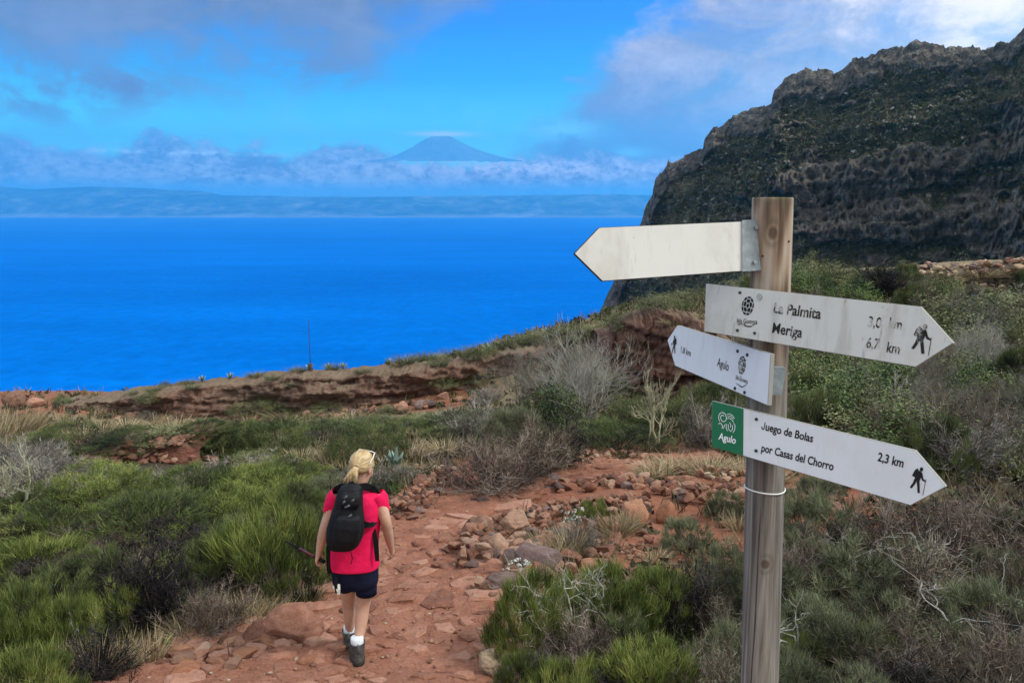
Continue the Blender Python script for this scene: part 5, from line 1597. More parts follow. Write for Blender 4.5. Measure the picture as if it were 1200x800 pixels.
def leafy(seed, clumps=190, per=26, ratio=.75, leaf=.021):
    rng = np.random.default_rng(seed); u = dome_dirs(rng, clumps, -.05); m = len(u)
    c = u * (.5 * lumps(u, seed, .38, 2.2) * rng.uniform(.62, 1.0, m))[:, None] * np.array([1, 1, ratio * 1.8])
    o = rng.normal(0, .048, (m, per, 3)); p = (c[:, None] + o).reshape(-1, 3); k = len(p)
    n = unit(np.repeat(u, per, 0) * .5 + rng.normal(0, .6, (k, 3)) + np.array([0, 0, .5])); a = unit(np.cross(n, rng.normal(size=(k, 3)))); b = np.cross(n, a)
    e = leaf * rng.uniform(.6, 1.3, k)[:, None]
    V = np.stack([p - a * e, p + b * e * .42, p + a * e, p - b * e * .42], 1).reshape(-1, 3)
    f = (np.arange(k)[:, None, None] * 4 + np.array([(0, 1, 2), (0, 2, 3)])[None]).reshape(-1, 3)
    r = np.repeat(np.clip(.5 + .6 * fbm(c * 3 + seed, 2) + rng.normal(0, .14, m), 0, 1), per) + rng.normal(0, .12, k)
    return V, f, np.repeat(np.clip(r, 0, 1), 4)


def tuft(seed, n=260, L=(.5, 1.0), w=.016, lean=.55, droop=.35):
    rng = np.random.default_rng(seed); a = rng.uniform(0, 6.28, n); q = np.abs(rng.normal(0, lean, n))
    d = unit(np.stack([np.cos(a) * q, np.sin(a) * q, np.ones(n)], 1)); base = np.stack([np.cos(a), np.sin(a), np.zeros(n)], 1) * (rng.random(n) ** .5 * .28)[:, None]
    l = rng.uniform(*L, n); bend = np.stack([np.cos(a), np.sin(a), -.9 * np.ones(n)], 1) * (l * droop * rng.random(n))[:, None] + rng.normal(0, .04, (n, 3))
    return blades(base, d, l, np.full(n, w), bend, rng, 3)


def fork_tree(seed, trunks, levels, L0, r0, spread, shrink=.72, kids=(2, 3), up=.35, sides=5, bend=.12, first_up=1.6):
    """Real branching wood: tubes from the ground up, thick ones and twigs apart."""
    rng = np.random.default_rng(seed); thick, thin = bmesh.new(), bmesh.new()
    def grow(p, d, L, r, lev):
        m = p + d * L * .5 + rng.normal(0, bend * L * .4, 3); e = p + d * L + rng.normal(0, bend * L * .5, 3)
        tube_bm(thick if lev < max(1, levels - 2) else thin, [p, m, e], [r, r * .85, r * .68], sides if lev < 2 else 3, False)
        if lev + 1 < levels:
            for k in range(rng.integers(kids[0], kids[1] + 1)):
                dn = unit(d + rng.normal(0, spread, 3) + np.array([0, 0, up])); grow(e if k else e, dn, L * shrink * rng.uniform(.8, 1.2), r * .66, lev + 1)
            if rng.random() < .6: grow(m, unit(d + rng.normal(0, spread * 1.3, 3) + np.array([0, 0, up * .5])), L * shrink * .8, r * .55, lev + 1)
    for k in range(trunks):
        a = 6.28 * k / trunks + rng.uniform(-.3, .3); d = unit(np.array([math.cos(a) * spread, math.sin(a) * spread, first_up])); grow(np.array([math.cos(a), math.sin(a), 0]) * r0 * 1.5, d, L0 * rng.uniform(.8, 1.15), r0 * rng.uniform(.7, 1.1), 0)
    out = []
    for bm in (thick, thin):
        v = np.array([w.co[:] for w in bm.verts]); f = np.array([[l.index for l in q.verts] for q in bm.faces]) if bm.verts.index_update() is None else None; bm.free(); out.append((v, f))
    hi = max(v[:, 2].max() for v, f in out if len(v)); wd = max(np.abs(v[:, :2]).max() for v, f in out if len(v)) * 2
    res = []
    for v, f in out:
        v = v.copy(); v[:, :2] /= wd; v[:, 2] /= hi
        f = np.concatenate([f[:, [0, 1, 2]], f[:, [0, 2, 3]]]); res.append((v, f, np.clip(.5 + .5 * fbm(v * 9, 2), 0, 1)))
    return res


KINDS = {}


def kind(name, obj_name, cat, parts, variants):
    """parts: list of (part name, material); variants: list of lists of (v, f, r) normalised to width 1, height 1."""
    out = []
    for var in variants:
        hi = max(v[:, 2].max() for v, f, r in var); hi = max(hi, 1e-3)
        q = np.concatenate([v for v, f, r in var]); wd = 2 * np.percentile(np.abs(q[:, 0]), 97)
        ms = []
        for (pn, mt), (v, f, r) in zip(parts, var):
            v = v / np.array([wd, wd, np.percentile(q[:, 2], 99.3)]); me = mesh_np(pn, v, f, {'rnd': r}); me.materials.append(MATS[mt]); ms.append((pn, me))
        out.append(ms)
    KINDS[name] = (obj_name, cat, out)


def pair(foliage, seed, w=.014, n=26, ratio=.75): return [foliage, stems(np.random.default_rng(seed + 50), n, .48, w, ratio * 1.6)]


kind('green', 'broom_shrub', 'shrub', [('foliage', 'broom_green'), ('branches', 'bark_dark')], [pair(broom(s), s) for s in (1, 2, 3)])
kind('soft', 'broom_shrub', 'shrub', [('foliage', 'broom_green'), ('branches', 'bark_dark')], [pair(broom(s, 270, 52, .75, (.032, .075), .0036, .9, .34, .55), s) for s in (61, 62, 63)])
kind('softdeep', 'broom_shrub', 'shrub', [('foliage', 'broom_deep'), ('branches', 'bark_dark')], [pair(broom(s, 270, 52, .72, (.030, .068), .0036, .8, .36, .55), s) for s in (64, 65, 66)])
kind('deep', 'broom_shrub', 'shrub', [('foliage', 'broom_deep'), ('branches', 'bark_dark')], [pair(broom(s, 130, 70, .7, (.05, .11), .0050, .8), s) for s in (4, 5, 6)])
kind('dull', 'broom_shrub', 'shrub', [('foliage', 'broom_dull'), ('branches', 'bark_grey')], [pair(broom(s, 100, 66, .75, (.07, .15), .0050, .7, .45), s, .016, 40) for s in (7, 8, 9)])
def twig_var(s, **k):
    A, B, C_ = twiggy(s, **k); return [join([B, C_]), A]
kind('black', 'dark_shrub', 'shrub', [('foliage', 'shrub_black'), ('branches', 'bark_dark')], [twig_var(s, mains=70, sub=18, subsub=3, w=.011, wild=1.1) for s in (11, 12)])
kind('brown', 'twiggy_shrub', 'shrub', [('foliage', 'twig_brown'), ('branches', 'bark_dark')], [twig_var(s, mains=64, sub=18, subsub=3, w=.0085) for s in (14, 15, 16)])
kind('purple', 'twiggy_shrub', 'shrub', [('foliage', 'twig_purple'), ('branches', 'bark_grey')], [twig_var(s, mains=70, sub=20, subsub=3, w=.0075) for s in (17, 18, 19)])
kind('grey', 'dry_shrub', 'shrub', [('foliage', 'twig_grey'), ('branches', 'bark_grey')], [twig_var(s, mains=56, sub=16, subsub=3, w=.010) for s in (20, 21, 22)])
kind('leaf', 'leafy_shrub', 'shrub', [('foliage', 'leaf_green'), ('branches', 'bark_grey')], [pair(leafy(s), s) for s in (24, 25, 26)])
kind('olive', 'leafy_shrub', 'shrub', [('foliage', 'leaf_olive'), ('branches', 'bark_grey')], [pair(leafy(s, 170, 26, .75, .019), s) for s in (27, 28, 29)])
kind('straw', 'grass_tuft', 'grass tuft', [('blades', 'straw')], [[tuft(s)] for s in (31, 32, 33)])
kind('wisp', 'grass_tuft', 'grass tuft', [('blades', 'broom_dull')], [[tuft(s, 300, (.5, 1.0), .014, .45, .25)] for s in (34, 35)])
kind('bare', 'bare_bush', 'bush', [('trunk', 'bark_pale'), ('twigs', 'bark_pale')], [fork_tree(s, 15, 7, .27, .0105, .40, .76, (2, 2), .26, 4, .16, 1.35) for s in (41, 42)])
kind('baregrey', 'bare_bush', 'bush', [('trunk', 'bark_grey'), ('twigs', 'twig_grey')], [fork_tree(s, 13, 7, .27, .009, .42, .76, (2, 2), .22, 3, .16, 1.25) for s in (43, 44, 45)])
kind('candelabra', 'euphorbia', 'plant', [('trunk', 'bark_euphorbia'), ('twigs', 'bark_euphorbia')], [fork_tree(s, 3, 6, .30, .022, .40, .72, (2, 3), .5, 5, .18, 1.9) for s in (46,)])
kind('deadwood', 'dead_branch', 'branch', [('limb', 'bark_bleached'), ('twigs', 'bark_bleached')], [fork_tree(s, 3, 6, .38, .020, .60, .74, (1, 3), -.03, 5, .25, .7) for s in (47, 48, 49)])

plant_rng = random.Random(5)


def plant(kd, px, py, wpx, hpx, label, group=None, var=None, rz=None, tilt=(0, 0), lift=0.0):
    on, cat, var_list = KINDS[kd]; g = G(px, py); m = depth(g) / F
    ms = var_list[var if var is not None else plant_rng.randrange(len(var_list))]
    root = empty(on, (g[0], g[1], g[2] - .02 + lift), plant_rng.uniform(0, 6.28) if rz is None else rz, label, cat, group)
    root.rotation_euler = (tilt[0], tilt[1], root.rotation_euler[2])
    w, h = wpx * m, hpx * m / .95
    for pn, me in ms:
        o = bpy.data.objects.new(pn, me); COL.objects.link(o); o.parent = root; o.scale = (w, w * .95, h)
        if pn == 'twigs': o['kind'] = 'stuff'
    return root


# ------------------------------------------------------------------ planting
ORD = 'leftmost,second,third,fourth,fifth,sixth,seventh,eighth,ninth,tenth,eleventh,twelfth'.split(',')


def many(kd, spots, label, group, tiers=('upper', 'middle', 'lower')):
    """Plants of one kind; each label says which one by its place among its likes, counted from the left."""
    n = len(spots); nt = 1 if n <= 9 else (2 if n <= 16 else 3)
    order = sorted(spots, key=lambda s: s[1]); done = {}
    for k in range(nt):
        row = sorted(order[k * n // nt:(k + 1) * n // nt], key=lambda s: s[0])
        tier = '' if nt == 1 else (tiers[0] if k == 0 else tiers[-1] if k == nt - 1 else tiers[1]) + ' '
        for j, s in enumerate(row): done[s] = f'{label}, {ORD[j]}{" from the left" if j else ""}{" in the " + tier + "row" if tier else ""}'
    for s in spots: plant(kd, *s, done[s] if n > 1 else label, group)




# -- white and pale bushes in the middle distance
plant('bare', 682, 507, 108, 116, 'large leafless whitish bush standing in front of the red rock', var=0, rz=.4)
plant('baregrey', 622, 490, 100, 84, 'grey leafless bush growing against the large whitish one', rz=1.0)
plant('baregrey', 664, 474, 80, 74, 'fine grey leafless bush behind the large whitish one')
plant('candelabra', 765, 530, 56, 92, 'pale upright branching euphorbia between the whitish bush and the Agulo sign', rz=.3)
plant('leaf', 647, 508, 62, 62, 'dark green leafy shrub tucked into the leafless bushes')
plant('grey', 832, 524, 80, 60, 'pale grey dry shrub behind the green square of the lowest sign')
plant('softdeep', 720, 528, 130, 34, 'low dark green shrub at the foot of the large whitish bush')
many('softdeep', [(800, 510, 110, 42), (745, 508, 90, 40), (835, 500, 90, 50), (690, 520, 70, 26)], 'dark green broom shrub on the slope around the pale euphorbia', 'green shrubs around the pale euphorbia')
many('olive', [(735, 484, 50, 20), (868, 478, 70, 50), (710, 462, 60, 30), (880, 520, 70, 40)], 'olive leafy shrub between the red rock and the signpost', 'olive shrubs by the red rock')
# -- the twiggy mound beyond the path
plant('purple', 580, 578, 138, 68, 'wide grey brown twiggy mound at the far edge of the red path', var=0)
plant('brown', 632, 556, 96, 66, 'brown twiggy shrub rising behind the wide twiggy mound')
plant('black', 655, 545, 60, 56, 'dark twiggy shrub at the end of the wide twiggy mound')
plant('grey', 560, 520, 74, 48, 'pale dry shrub behind the wide twiggy mound')
plant('dull', 600, 530, 90, 52, 'dull green shrub behind the wide twiggy mound')
plant('brown', 632, 500, 60, 60, 'reddish brown dead shrub under the grey leafless bush')
# -- the green thicket at the lower left
GT, GL = 'green broom thicket left of the path', 'green broom in the thicket'
plant('green', 318, 700, 150, 104, 'bright green broom beside the walker, the tallest of the thicket', var=0, rz=.8)
many('soft', [(110, 598, 160, 48), (235, 594, 150, 42), (305, 592, 140, 50), (352, 618, 90, 52), (60, 640, 130, 50), (165, 640, 160, 54), (340, 568, 100, 30), (270, 618, 130, 44)], 'soft green broom mound in the thicket', GT)
many('green', [(30, 690, 130, 60), (20, 775, 110, 84), (85, 770, 90, 72), (30, 850, 140, 90), (130, 745, 80, 58), (200, 700, 80, 50)], GL, GT)
many('softdeep', [(45, 606, 90, 40), (200, 616, 130, 40), (350, 600, 90, 36), (150, 610, 90, 34), (270, 656, 120, 52)], 'soft dark green broom mound in the thicket', GT)
many('deep', [(120, 700, 110, 60), (255, 700, 90, 76), (60, 728, 110, 66), (365, 650, 60, 56)], 'deep green broom in the thicket', GT)
many('dull', [(385, 592, 70, 36), (20, 645, 90, 44), (230, 735, 70, 44)], 'dull green broom in the thicket', GT)
plant('black', 172, 738, 110, 98, 'large blackish shrub in the green thicket, the nearest dark one to the dry grass', var=0)
many('black', [(20, 700, 80, 44), (190, 640, 80, 40), (395, 585, 50, 30), (45, 765, 80, 50), (230, 620, 70, 30), (78, 700, 90, 46), (222, 664, 76, 44), (270, 700, 90, 60), (120, 800, 90, 60), (415, 600, 60, 34), (340, 660, 60, 40), (300, 640, 90, 34)], 'blackish twiggy shrub among the green broom', 'blackish shrubs in the green thicket')
many('purple', [(110, 660, 100, 44), (250, 745, 90, 60), (60, 690, 80, 40), (180, 690, 80, 44), (320, 705, 80, 40)], 'grey brown twigs low among the green broom', 'twiggy shrubs in the green thicket')
# -- dry grass along the near path edge
many('straw', [(250, 742, 76, 46), (285, 738, 80, 44), (320, 730, 60, 34), (222, 752, 60, 40), (360, 708, 50, 28), (300, 728, 64, 40), (110, 800, 80, 58), (70, 806, 70, 50), (140, 790, 70, 44), (175, 780, 60, 40)], 'straw grass tuft by the near path', 'dry grass on the near path edge')
# -- grey scrub of the left middle ground
many('grey', [(35, 590, 96, 64), (10, 572, 80, 60), (70, 556, 70, 26), (150, 574, 100, 16), (45, 546, 70, 28), (205, 576, 90, 16), (262, 562, 80, 20), (310, 556, 70, 24), (20, 552, 80, 34), (120, 572, 80, 16), (430, 568, 70, 26), (470, 566, 50, 22), (180, 578, 70, 22)], 'grey dry shrub beyond the thicket', 'grey dry scrub at the left')
plant('candelabra', 22, 606, 70, 74, 'pale many-branched euphorbia at the edge of the green thicket, far from the walker')
many('straw', [(14, 516, 60, 48), (-8, 520, 60, 50), (36, 508, 44, 34), (120, 512, 70, 18), (205, 508, 70, 18), (232, 506, 60, 16), (150, 506, 60, 16), (95, 520, 60, 22), (480, 538, 70, 22), (520, 532, 60, 20), (390, 545, 70, 18), (352, 541, 60, 16), (290, 500, 70, 14), (345, 494, 80, 14), (410, 498, 70, 14), (180, 498, 60, 14), (450, 540, 50, 18)], 'straw grass tuft below the rock ledge', 'dry grass on the flat below the rock ledge')
LM = 'dark green shrubs on the flat below the rock ledge'
plant('softdeep', 432, 540, 96, 48, 'rounded dark green bush just beyond the head of the walker', var=1)
many('softdeep', [(78, 520, 92, 26), (155, 520, 90, 21), (266, 530, 96, 34), (322, 532, 92, 40), (385, 518, 100, 23), (470, 512, 90, 23), (530, 508, 90, 24), (240, 512, 70, 20), (300, 512, 80, 18), (50, 528, 60, 18), (520, 522, 70, 20), (575, 503, 70, 23)], 'dark green shrub below the rock ledge', LM)
many('olive', [(360, 506, 90, 17), (430, 503, 90, 15), (200, 512, 70, 15), (500, 503, 80, 18), (560, 503, 80, 20), (610, 503, 70, 23), (345, 524, 60, 15), (300, 540, 60, 14)], 'olive leafy shrub below the rock ledge', 'olive shrubs on the flat below the rock ledge')
many('black', [(120, 524, 50, 15), (48, 530, 50, 15), (350, 522, 60, 18), (430, 590, 50, 28)], 'dark shrub on the flat beyond the green thicket', 'dark shrubs on the flat')
many('grey', [(530, 503, 70, 21), (560, 503, 60, 23), (585, 503, 50, 28), (500, 503, 60, 14), (540, 503, 60, 15), (420, 503, 60, 10)], 'grey shrub at the foot of the rock ledge', 'grey shrubs at the foot of the rock ledge')
plant('grey', 171, 494, 28, 14, 'small round bluish grey shrub below the low end of the rock ledge')
plant('leaf', 73, 472, 18, 11, 'small round green bush alone on the skyline above the sea')
# -- growth along the skyline
many('wisp', [(220, 450, 26, 7), (300, 441, 28, 7), (350, 435, 26, 7), (410, 430, 28, 7), (475, 426, 34, 12), (500, 423, 36, 12), (530, 419, 34, 12), (560, 414, 36, 12), (580, 410, 34, 13), (600, 406, 36, 14), (620, 402, 36, 14), (640, 398, 34, 14), (545, 418, 24, 14), (490, 424, 24, 10), (390, 433, 24, 9), (180, 458, 24, 7), (160, 461, 24, 6)], 'grassy tuft on the skyline ledge', 'grassy tufts on the skyline')
many('olive', [(194, 453, 16, 8), (515, 423, 30, 10), (570, 415, 30, 12), (612, 406, 30, 14), (632, 402, 40, 16), (660, 398, 50, 20), (690, 396, 50, 18), (470, 428, 26, 8)], 'small olive shrub on the skyline of the rock ledge', 'small shrubs on the skyline')
plant('black', 664, 388, 18, 13, 'dark little bush on the skyline right above the large whitish bush')
# -- the path edging and the red ground behind it
many('straw', [(648, 662, 60, 32), (668, 650, 60, 40), (640, 645, 50, 30), (722, 628, 50, 32), (735, 622, 40, 28), (650, 690, 60, 20), (770, 658, 46, 16), (690, 612, 40, 16), (845, 552, 60, 18), (800, 552, 70, 16), (770, 556, 70, 16), (870, 556, 60, 18), (905, 566, 60, 22), (948, 590, 50, 22), (820, 640, 40, 14), (560, 782, 26, 18), (628, 700, 44, 20), (790, 552, 70, 20), (830, 556, 70, 22), (760, 560, 40, 14), (610, 700, 40, 18), (845, 596, 40, 24), (865, 620, 40, 24)], 'dry grass tuft on the red ground', 'dry grass on the stony red ground')
plant('grey', 680, 648, 60, 44, 'grey dry shrub in the rubble between the two white flowering plants')
plant('green', 694, 616, 48, 30, 'small green grassy shrub at the edge of the rubble, closest to the path')
plant('dull', 806, 648, 68, 42, 'small dull green shrub on the red bank beside the orange boulders')
plant('olive', 803, 570, 36, 12, 'little green cushion plant on the pale stony strip')
plant('dull', 850, 608, 50, 34, 'dull green shrub against the wooden post, behind the cable tie')
many('dull', [(958, 588, 70, 30), (905, 600, 50, 30)], 'dull green shrub just behind the signpost on the red ground', 'dull green shrubs behind the signpost')
# -- near clump in the middle
plant('green', 622, 772, 116, 100, 'near green broom at the edge of the path, bright and upright', var=1, rz=.5)
plant('green', 705, 748, 124, 86, 'green broom behind the bleached dead branch', var=2)
plant('green', 770, 740, 110, 74, 'green broom below the small dull green shrub, next to the blackish one')
many('green', [(612, 830, 84, 66), (760, 828, 130, 80), (660, 850, 110, 76)], 'green broom at the bottom edge below the bleached branch', 'green broom at the bottom edge')
plant('black', 812, 748, 84, 90, 'tall blackish purple shrub next to the wooden post', var=1)
plant('purple', 690, 800, 120, 88, 'grey purple twiggy shrub under the bleached dead branch')
many('black', [(628, 835, 80, 60), (690, 835, 80, 60)], 'blackish twiggy shrub at the bottom edge below the green broom', 'blackish shrubs at the bottom edge')
many('grey', [(640, 815, 90, 50), (660, 790, 90, 50)], 'grey twigs between the green broom at the bottom edge', 'grey twigs at the bottom edge')
plant('deep', 730, 800, 110, 80, 'deep green broom beside the grey purple twiggy shrub', None)
plant('deadwood', 668, 770, 110, 92, 'bleached dead branch lying over the near green broom', var=0, tilt=(.45, .3), lift=.30)
plant('deadwood', 700, 760, 90, 76, 'second bleached branch tangled behind the one over the near green broom', var=2, tilt=(.3, -.4), lift=.34)
# -- mound at the lower right
MG = 'scrub mound at the lower right'
plant('dull', 955, 668, 120, 92, 'grey green broom on the mound, first one to the side of the post', var=0)
plant('purple', 1040, 662, 160, 88, 'purple brown twiggy shrub crowning the mound under the sign tip', var=1)
plant('purple', 1130, 665, 160, 92, 'wide twiggy shrub crowning the mound beyond the sign tip', var=2)
plant('dull', 1190, 650, 110, 56, 'grey green shrub on the far shoulder of the mound')
many('brown', [(1090, 720, 150, 88), (1060, 800, 150, 90), (1140, 850, 160, 100), (1200, 730, 110, 90)], 'brown twiggy shrub on the mound below the signs', MG)
many('dull', [(1005, 722, 130, 84), (955, 775, 110, 76), (1160, 765, 130, 86), (905, 740, 100, 90), (985, 800, 130, 84), (1030, 760, 110, 70), (920, 850, 120, 90), (1110, 790, 100, 60), (1010, 860, 120, 80), (1160, 700, 80, 60), (1060, 690, 80, 60)], 'grey green broom below the signs', MG)
many('purple', [(1050, 830, 140, 80), (1190, 830, 140, 110), (930, 700, 100, 70), (1110, 740, 120, 70)], 'purple brown twiggy shrub on the mound below the signs', MG)
many('black', [(1080, 850, 130, 80), (990, 745, 90, 46), (1010, 660, 80, 50), (1190, 780, 90, 60)], 'blackish twiggy shrub low on the mound below the signs', MG)
many('grey', [(890, 800, 70, 50), (905, 840, 80, 50)], 'grey dry shrub at the foot of the wooden post', 'grey shrubs at the foot of the post')
many('dull', [(850, 700, 80, 66), (850, 800, 90, 70)], 'grey green broom in front of the wooden post', 'broom in front of the post')
many('brown', [(860, 770, 90, 70), (835, 830, 100, 80)], 'brown twiggy shrub in front of the wooden post', 'twiggy shrubs in front of the post')
for k, (px, py, w, h, la) in enumerate([(985, 690, 90, 60, 'pale lichen covered dead branch near the centre of the mound'), (1080, 700, 120, 50, 'long bleached branch sprawling over the top of the mound'), (1110, 770, 150, 50, 'long bare branch lying low across the mound'), (930, 800, 110, 60, 'tangle of pale dead twigs at the foot of the post'), (1170, 740, 100, 50, 'bare branch sticking out of the far flank of the mound')]):
    plant('deadwood', px, py, w, h, la, var=k % 3, rz=k * 1.3, tilt=(.55, .25 - .2 * (k % 3)), lift=.30)
many('green', [(985, 690, 80, 46), (1015, 800, 100, 66), (1125, 705, 60, 36), (940, 800, 80, 60)], 'greener broom on the mound below the signs', MG)
# -- the hillside at the right
hr = random.Random(9)
HILL = [(880, 345), (960, 322), (1030, 345), (1120, 352), (1210, 350), (1215, 560), (1090, 560), (1000, 545), (930, 545), (905, 520), (880, 430)]


def inside(p, poly):
    c = False
    for (x0, y0), (x1, y1) in zip(poly, poly[1:] + poly[:1]):
        if (y0 > p[1]) != (y1 > p[1]) and p[0] < (x1 - x0) * (p[1] - y0) / (y1 - y0) + x0: c = not c
    return c


spots = []
while len(spots) < 108:
    p = (hr.uniform(875, 1235), hr.uniform(325, 565))
    if not inside(p, HILL) and p[0] < 1205: continue
    if any(abs(p[0] - q[0]) < 15 and abs(p[1] - q[1]) < 8 for q in spots): continue
    spots.append(p)
HL = {'leaf': 'green leafy shrub on the hillside behind the signs', 'olive': 'olive leafy shrub on the hillside behind the signs', 'deep': 'dark broom shrub on the hillside behind the signs', 'brown': 'brown twiggy shrub on the hillside behind the signs', 'baregrey': 'leafless grey bush on the hillside behind the signs', 'black': 'blackish shrub on the hillside behind the signs', 'grey': 'grey dry shrub on the hillside behind the signs'}
HILLSIDE = {}
for x, y in sorted(spots, key=lambda q: q[1]):
    g = G(x, y); m = depth(g) / F; lowp = (y > 520)
    kd = hr.choices(['leaf', 'olive', 'deep', 'brown', 'baregrey', 'black', 'grey'], [30, 24, 10, 18, 9, 7, 8] if not lowp else [4, 20, 18, 30, 8, 12, 8])[0]
    w = hr.uniform(1.0, 2.0) / m; h = hr.uniform(.7, 1.35) / m
    if kd == 'baregrey': w, h = w * .8, h * 1.35
    HILLSIDE.setdefault(kd, []).append((x, y, min(w, 120), min(h, 78)))
for kd, sp in HILLSIDE.items(): many(kd, sp, HL[kd].replace('on the hillside ', ''), 'shrubs on the hillside behind the signs')
plant('bare', 1136, 462, 56, 92, 'whitish leafless bush on the hillside just past the tip of the La Palmita sign', var=1)
plant('bare', 1168, 448, 36, 56, 'small whitish leafless bush on the hillside near the picture edge', var=0)
plant('baregrey', 1010, 470, 60, 56, 'grey leafless bush showing between the La Palmita and Juego de Bolas signs', var=0)
many('leaf', [(940, 470, 80, 60), (985, 455, 80, 56), (1035, 478, 84, 60), (955, 510, 80, 46), (1030, 440, 70, 40), (915, 500, 60, 60)], 'bright leafy shrub just above the lowest sign', 'green shrubs above the lowest sign')
many('olive', [(1150, 410, 120, 66), (1190, 390, 90, 50), (1100, 380, 80, 36), (1215, 450, 80, 60)], 'large olive shrub beyond the La Palmita sign', 'large olive shrubs on the hillside')
many('olive', [(770, 360, 60, 16), (800, 356, 60, 16), (830, 352, 60, 18), (860, 350, 60, 22), (725, 384, 44, 18), (880, 346, 60, 24), (910, 340, 60, 26), (940, 334, 60, 26), (970, 330, 60, 24), (1000, 330, 50, 16), (848, 384, 50, 18)], 'olive shrub above the red rock', 'olive shrubs on the crest above the red rock')
many('leaf', [(1030, 326, 44, 14), (1052, 324, 30, 12), (985, 333, 40, 14), (850, 356, 44, 18), (920, 348, 60, 24), (950, 346, 60, 24)], 'green shrub on the crest above the signs', 'green shrubs on the crest above the signs')
many('straw', [(1060, 345, 50, 12), (1090, 348, 50, 12), (1020, 350, 44, 12), (1140, 345, 50, 12), (830, 375, 40, 12), (790, 380, 40, 10)], 'dry grass tuft beside the pale rock on the crest', 'dry grass by the pale rock')


many('straw', [(1040, 336, 60, 12), (1075, 330, 60, 12), (1110, 328, 60, 12), (1150, 324, 60, 12), (1185, 320, 60, 12)], 'dry grass on top of the pale rock', 'dry grass on the pale rock')
many('olive', [(1010, 336, 50, 18), (1060, 340, 36, 10), (1095, 342, 40, 10), (1130, 338, 40, 9), (1200, 336, 40, 10), (1120, 354, 60, 18), (1160, 356, 60, 18), (1060, 356, 50, 18)], 'olive shrub on the pale rock of the crest', 'olive shrubs on the pale rock')
stone_row('rubble strewn over the pale rock on the crest', [(1030, 344), (1060, 340), (1090, 334), (1120, 330), (1160, 328), (1205, 324)], 260, 1.9, .1, (.18, .6), [('pale_stone', 4), ('brown_stone', 3), ('grey_stone', 2)], .8, surf)
stone_row('red stones along the bare earth bank beyond the thicket', [(95, 541), (130, 537), (170, 530), (210, 528), (235, 534)], 90, .35, .06, (.10, .28), [('red_stone', 6), ('brown_stone', 2)], .8, surf)
stone_row('fallen blocks under the rock ledge', [(150, 490), (230, 491), (320, 488), (400, 486), (470, 480), (540, 470)], 150, .6, .08, (.18, .5), [('brown_stone', 4), ('grey_stone', 3), ('red_stone', 2)])
many('wisp', [(225, 455, 24, 6), (320, 444, 26, 7), (425, 437, 26, 7), (515, 428, 30, 8), (555, 422, 30, 9), (345, 452, 24, 6)], 'grass tuft on the rock face', 'grass tufts on the rock ledge')
many('olive', [(175, 468, 34, 11), (310, 474, 34, 10), (330, 482, 44, 14), (385, 480, 40, 12), (280, 482, 40, 12), (520, 450, 40, 14), (560, 446, 40, 16)], 'small shrub growing on the rock ledge itself', 'small shrubs on the rock ledge')


# -- agaves: each leaf a part
def agave(px, py, wpx, hpx, n, seed, label, group=None, mat='agave_leaf'):
    g = G(px, py); m = depth(g) / F; root = empty('agave', (g[0], g[1], g[2] - .01), 0, label, 'agave', group); rng = np.random.default_rng(seed)
    h = hpx * m / .95; w = wpx * m / 2
    for k in range(n):
        a = 2.4 * k + rng.uniform(-.2, .2); ring = k / n; out = w * (1 - .75 * ring) * rng.uniform(.8, 1.05); up = h * (.62 + .38 * ring) * rng.uniform(.85, 1.0)
        c = np.array([math.cos(a), math.sin(a), 0]); s = np.array([-math.sin(a), math.cos(a), 0]); bw = .11 * h * 1.15
        V, Fq = [], []
        for j in range(7):
            t = j / 6; p = c * out * (t ** 1.25) + np.array([0, 0, up * t * (1 - .12 * t)]); q = bw * (.75 + .9 * t - 1.65 * t * t) if j < 6 else .001
            V += [p - s * q, p - c * q * .35 - np.array([0, 0, q * .2]), p + s * q]
        for j in range(6):
            b = 3 * j; Fq += [[b, b + 1, b + 4, b + 3], [b + 1, b + 2, b + 5, b + 4], [b, b + 3, b + 5, b + 2]]
        me = mesh_np('leaf', V, Fq, {'rnd': np.full(len(V), rng.random())}); link('leaf', me, mat, root)
    return root


agave(463, 552, 36, 34, 13, 3, 'blue green agave at the head of the stone edging beyond the walker')
for k, (x, y) in enumerate([(237, 447), (270, 444), (363, 434), (386, 433), (456, 427), (402, 432)]):
    agave(x, y, 18, 11, 9, 20 + k, 'small agave against the sea on the rock ledge, ' + ['leftmost', 'second from the left', 'third from the left', 'fourth from the left', 'rightmost', 'fifth from the left'][k], 'small agaves on the skyline')
agave(640, 392, 16, 12, 9, 61, 'agave clump on the skyline next to the dark little bush')
agave(572, 412, 22, 14, 9, 62, 'agave clump on the skyline midway between the pole and the whitish bush')
agave(200, 757, 34, 20, 11, 66, 'lime green plant among the dry grass on the near path edge', None, 'lime_leaf')
agave(1020, 778, 40, 24, 12, 67, 'lime green plant low on the mound at the lower right', None, 'lime_leaf')
agave(1085, 772, 50, 24, 14, 68, 'wide lime green plant on the mound next to the low bare branch', None, 'lime_leaf')
agave(45, 612, 30, 18, 10, 69, 'yellowish plant at the foot of the pale euphorbia', None, 'lime_leaf')


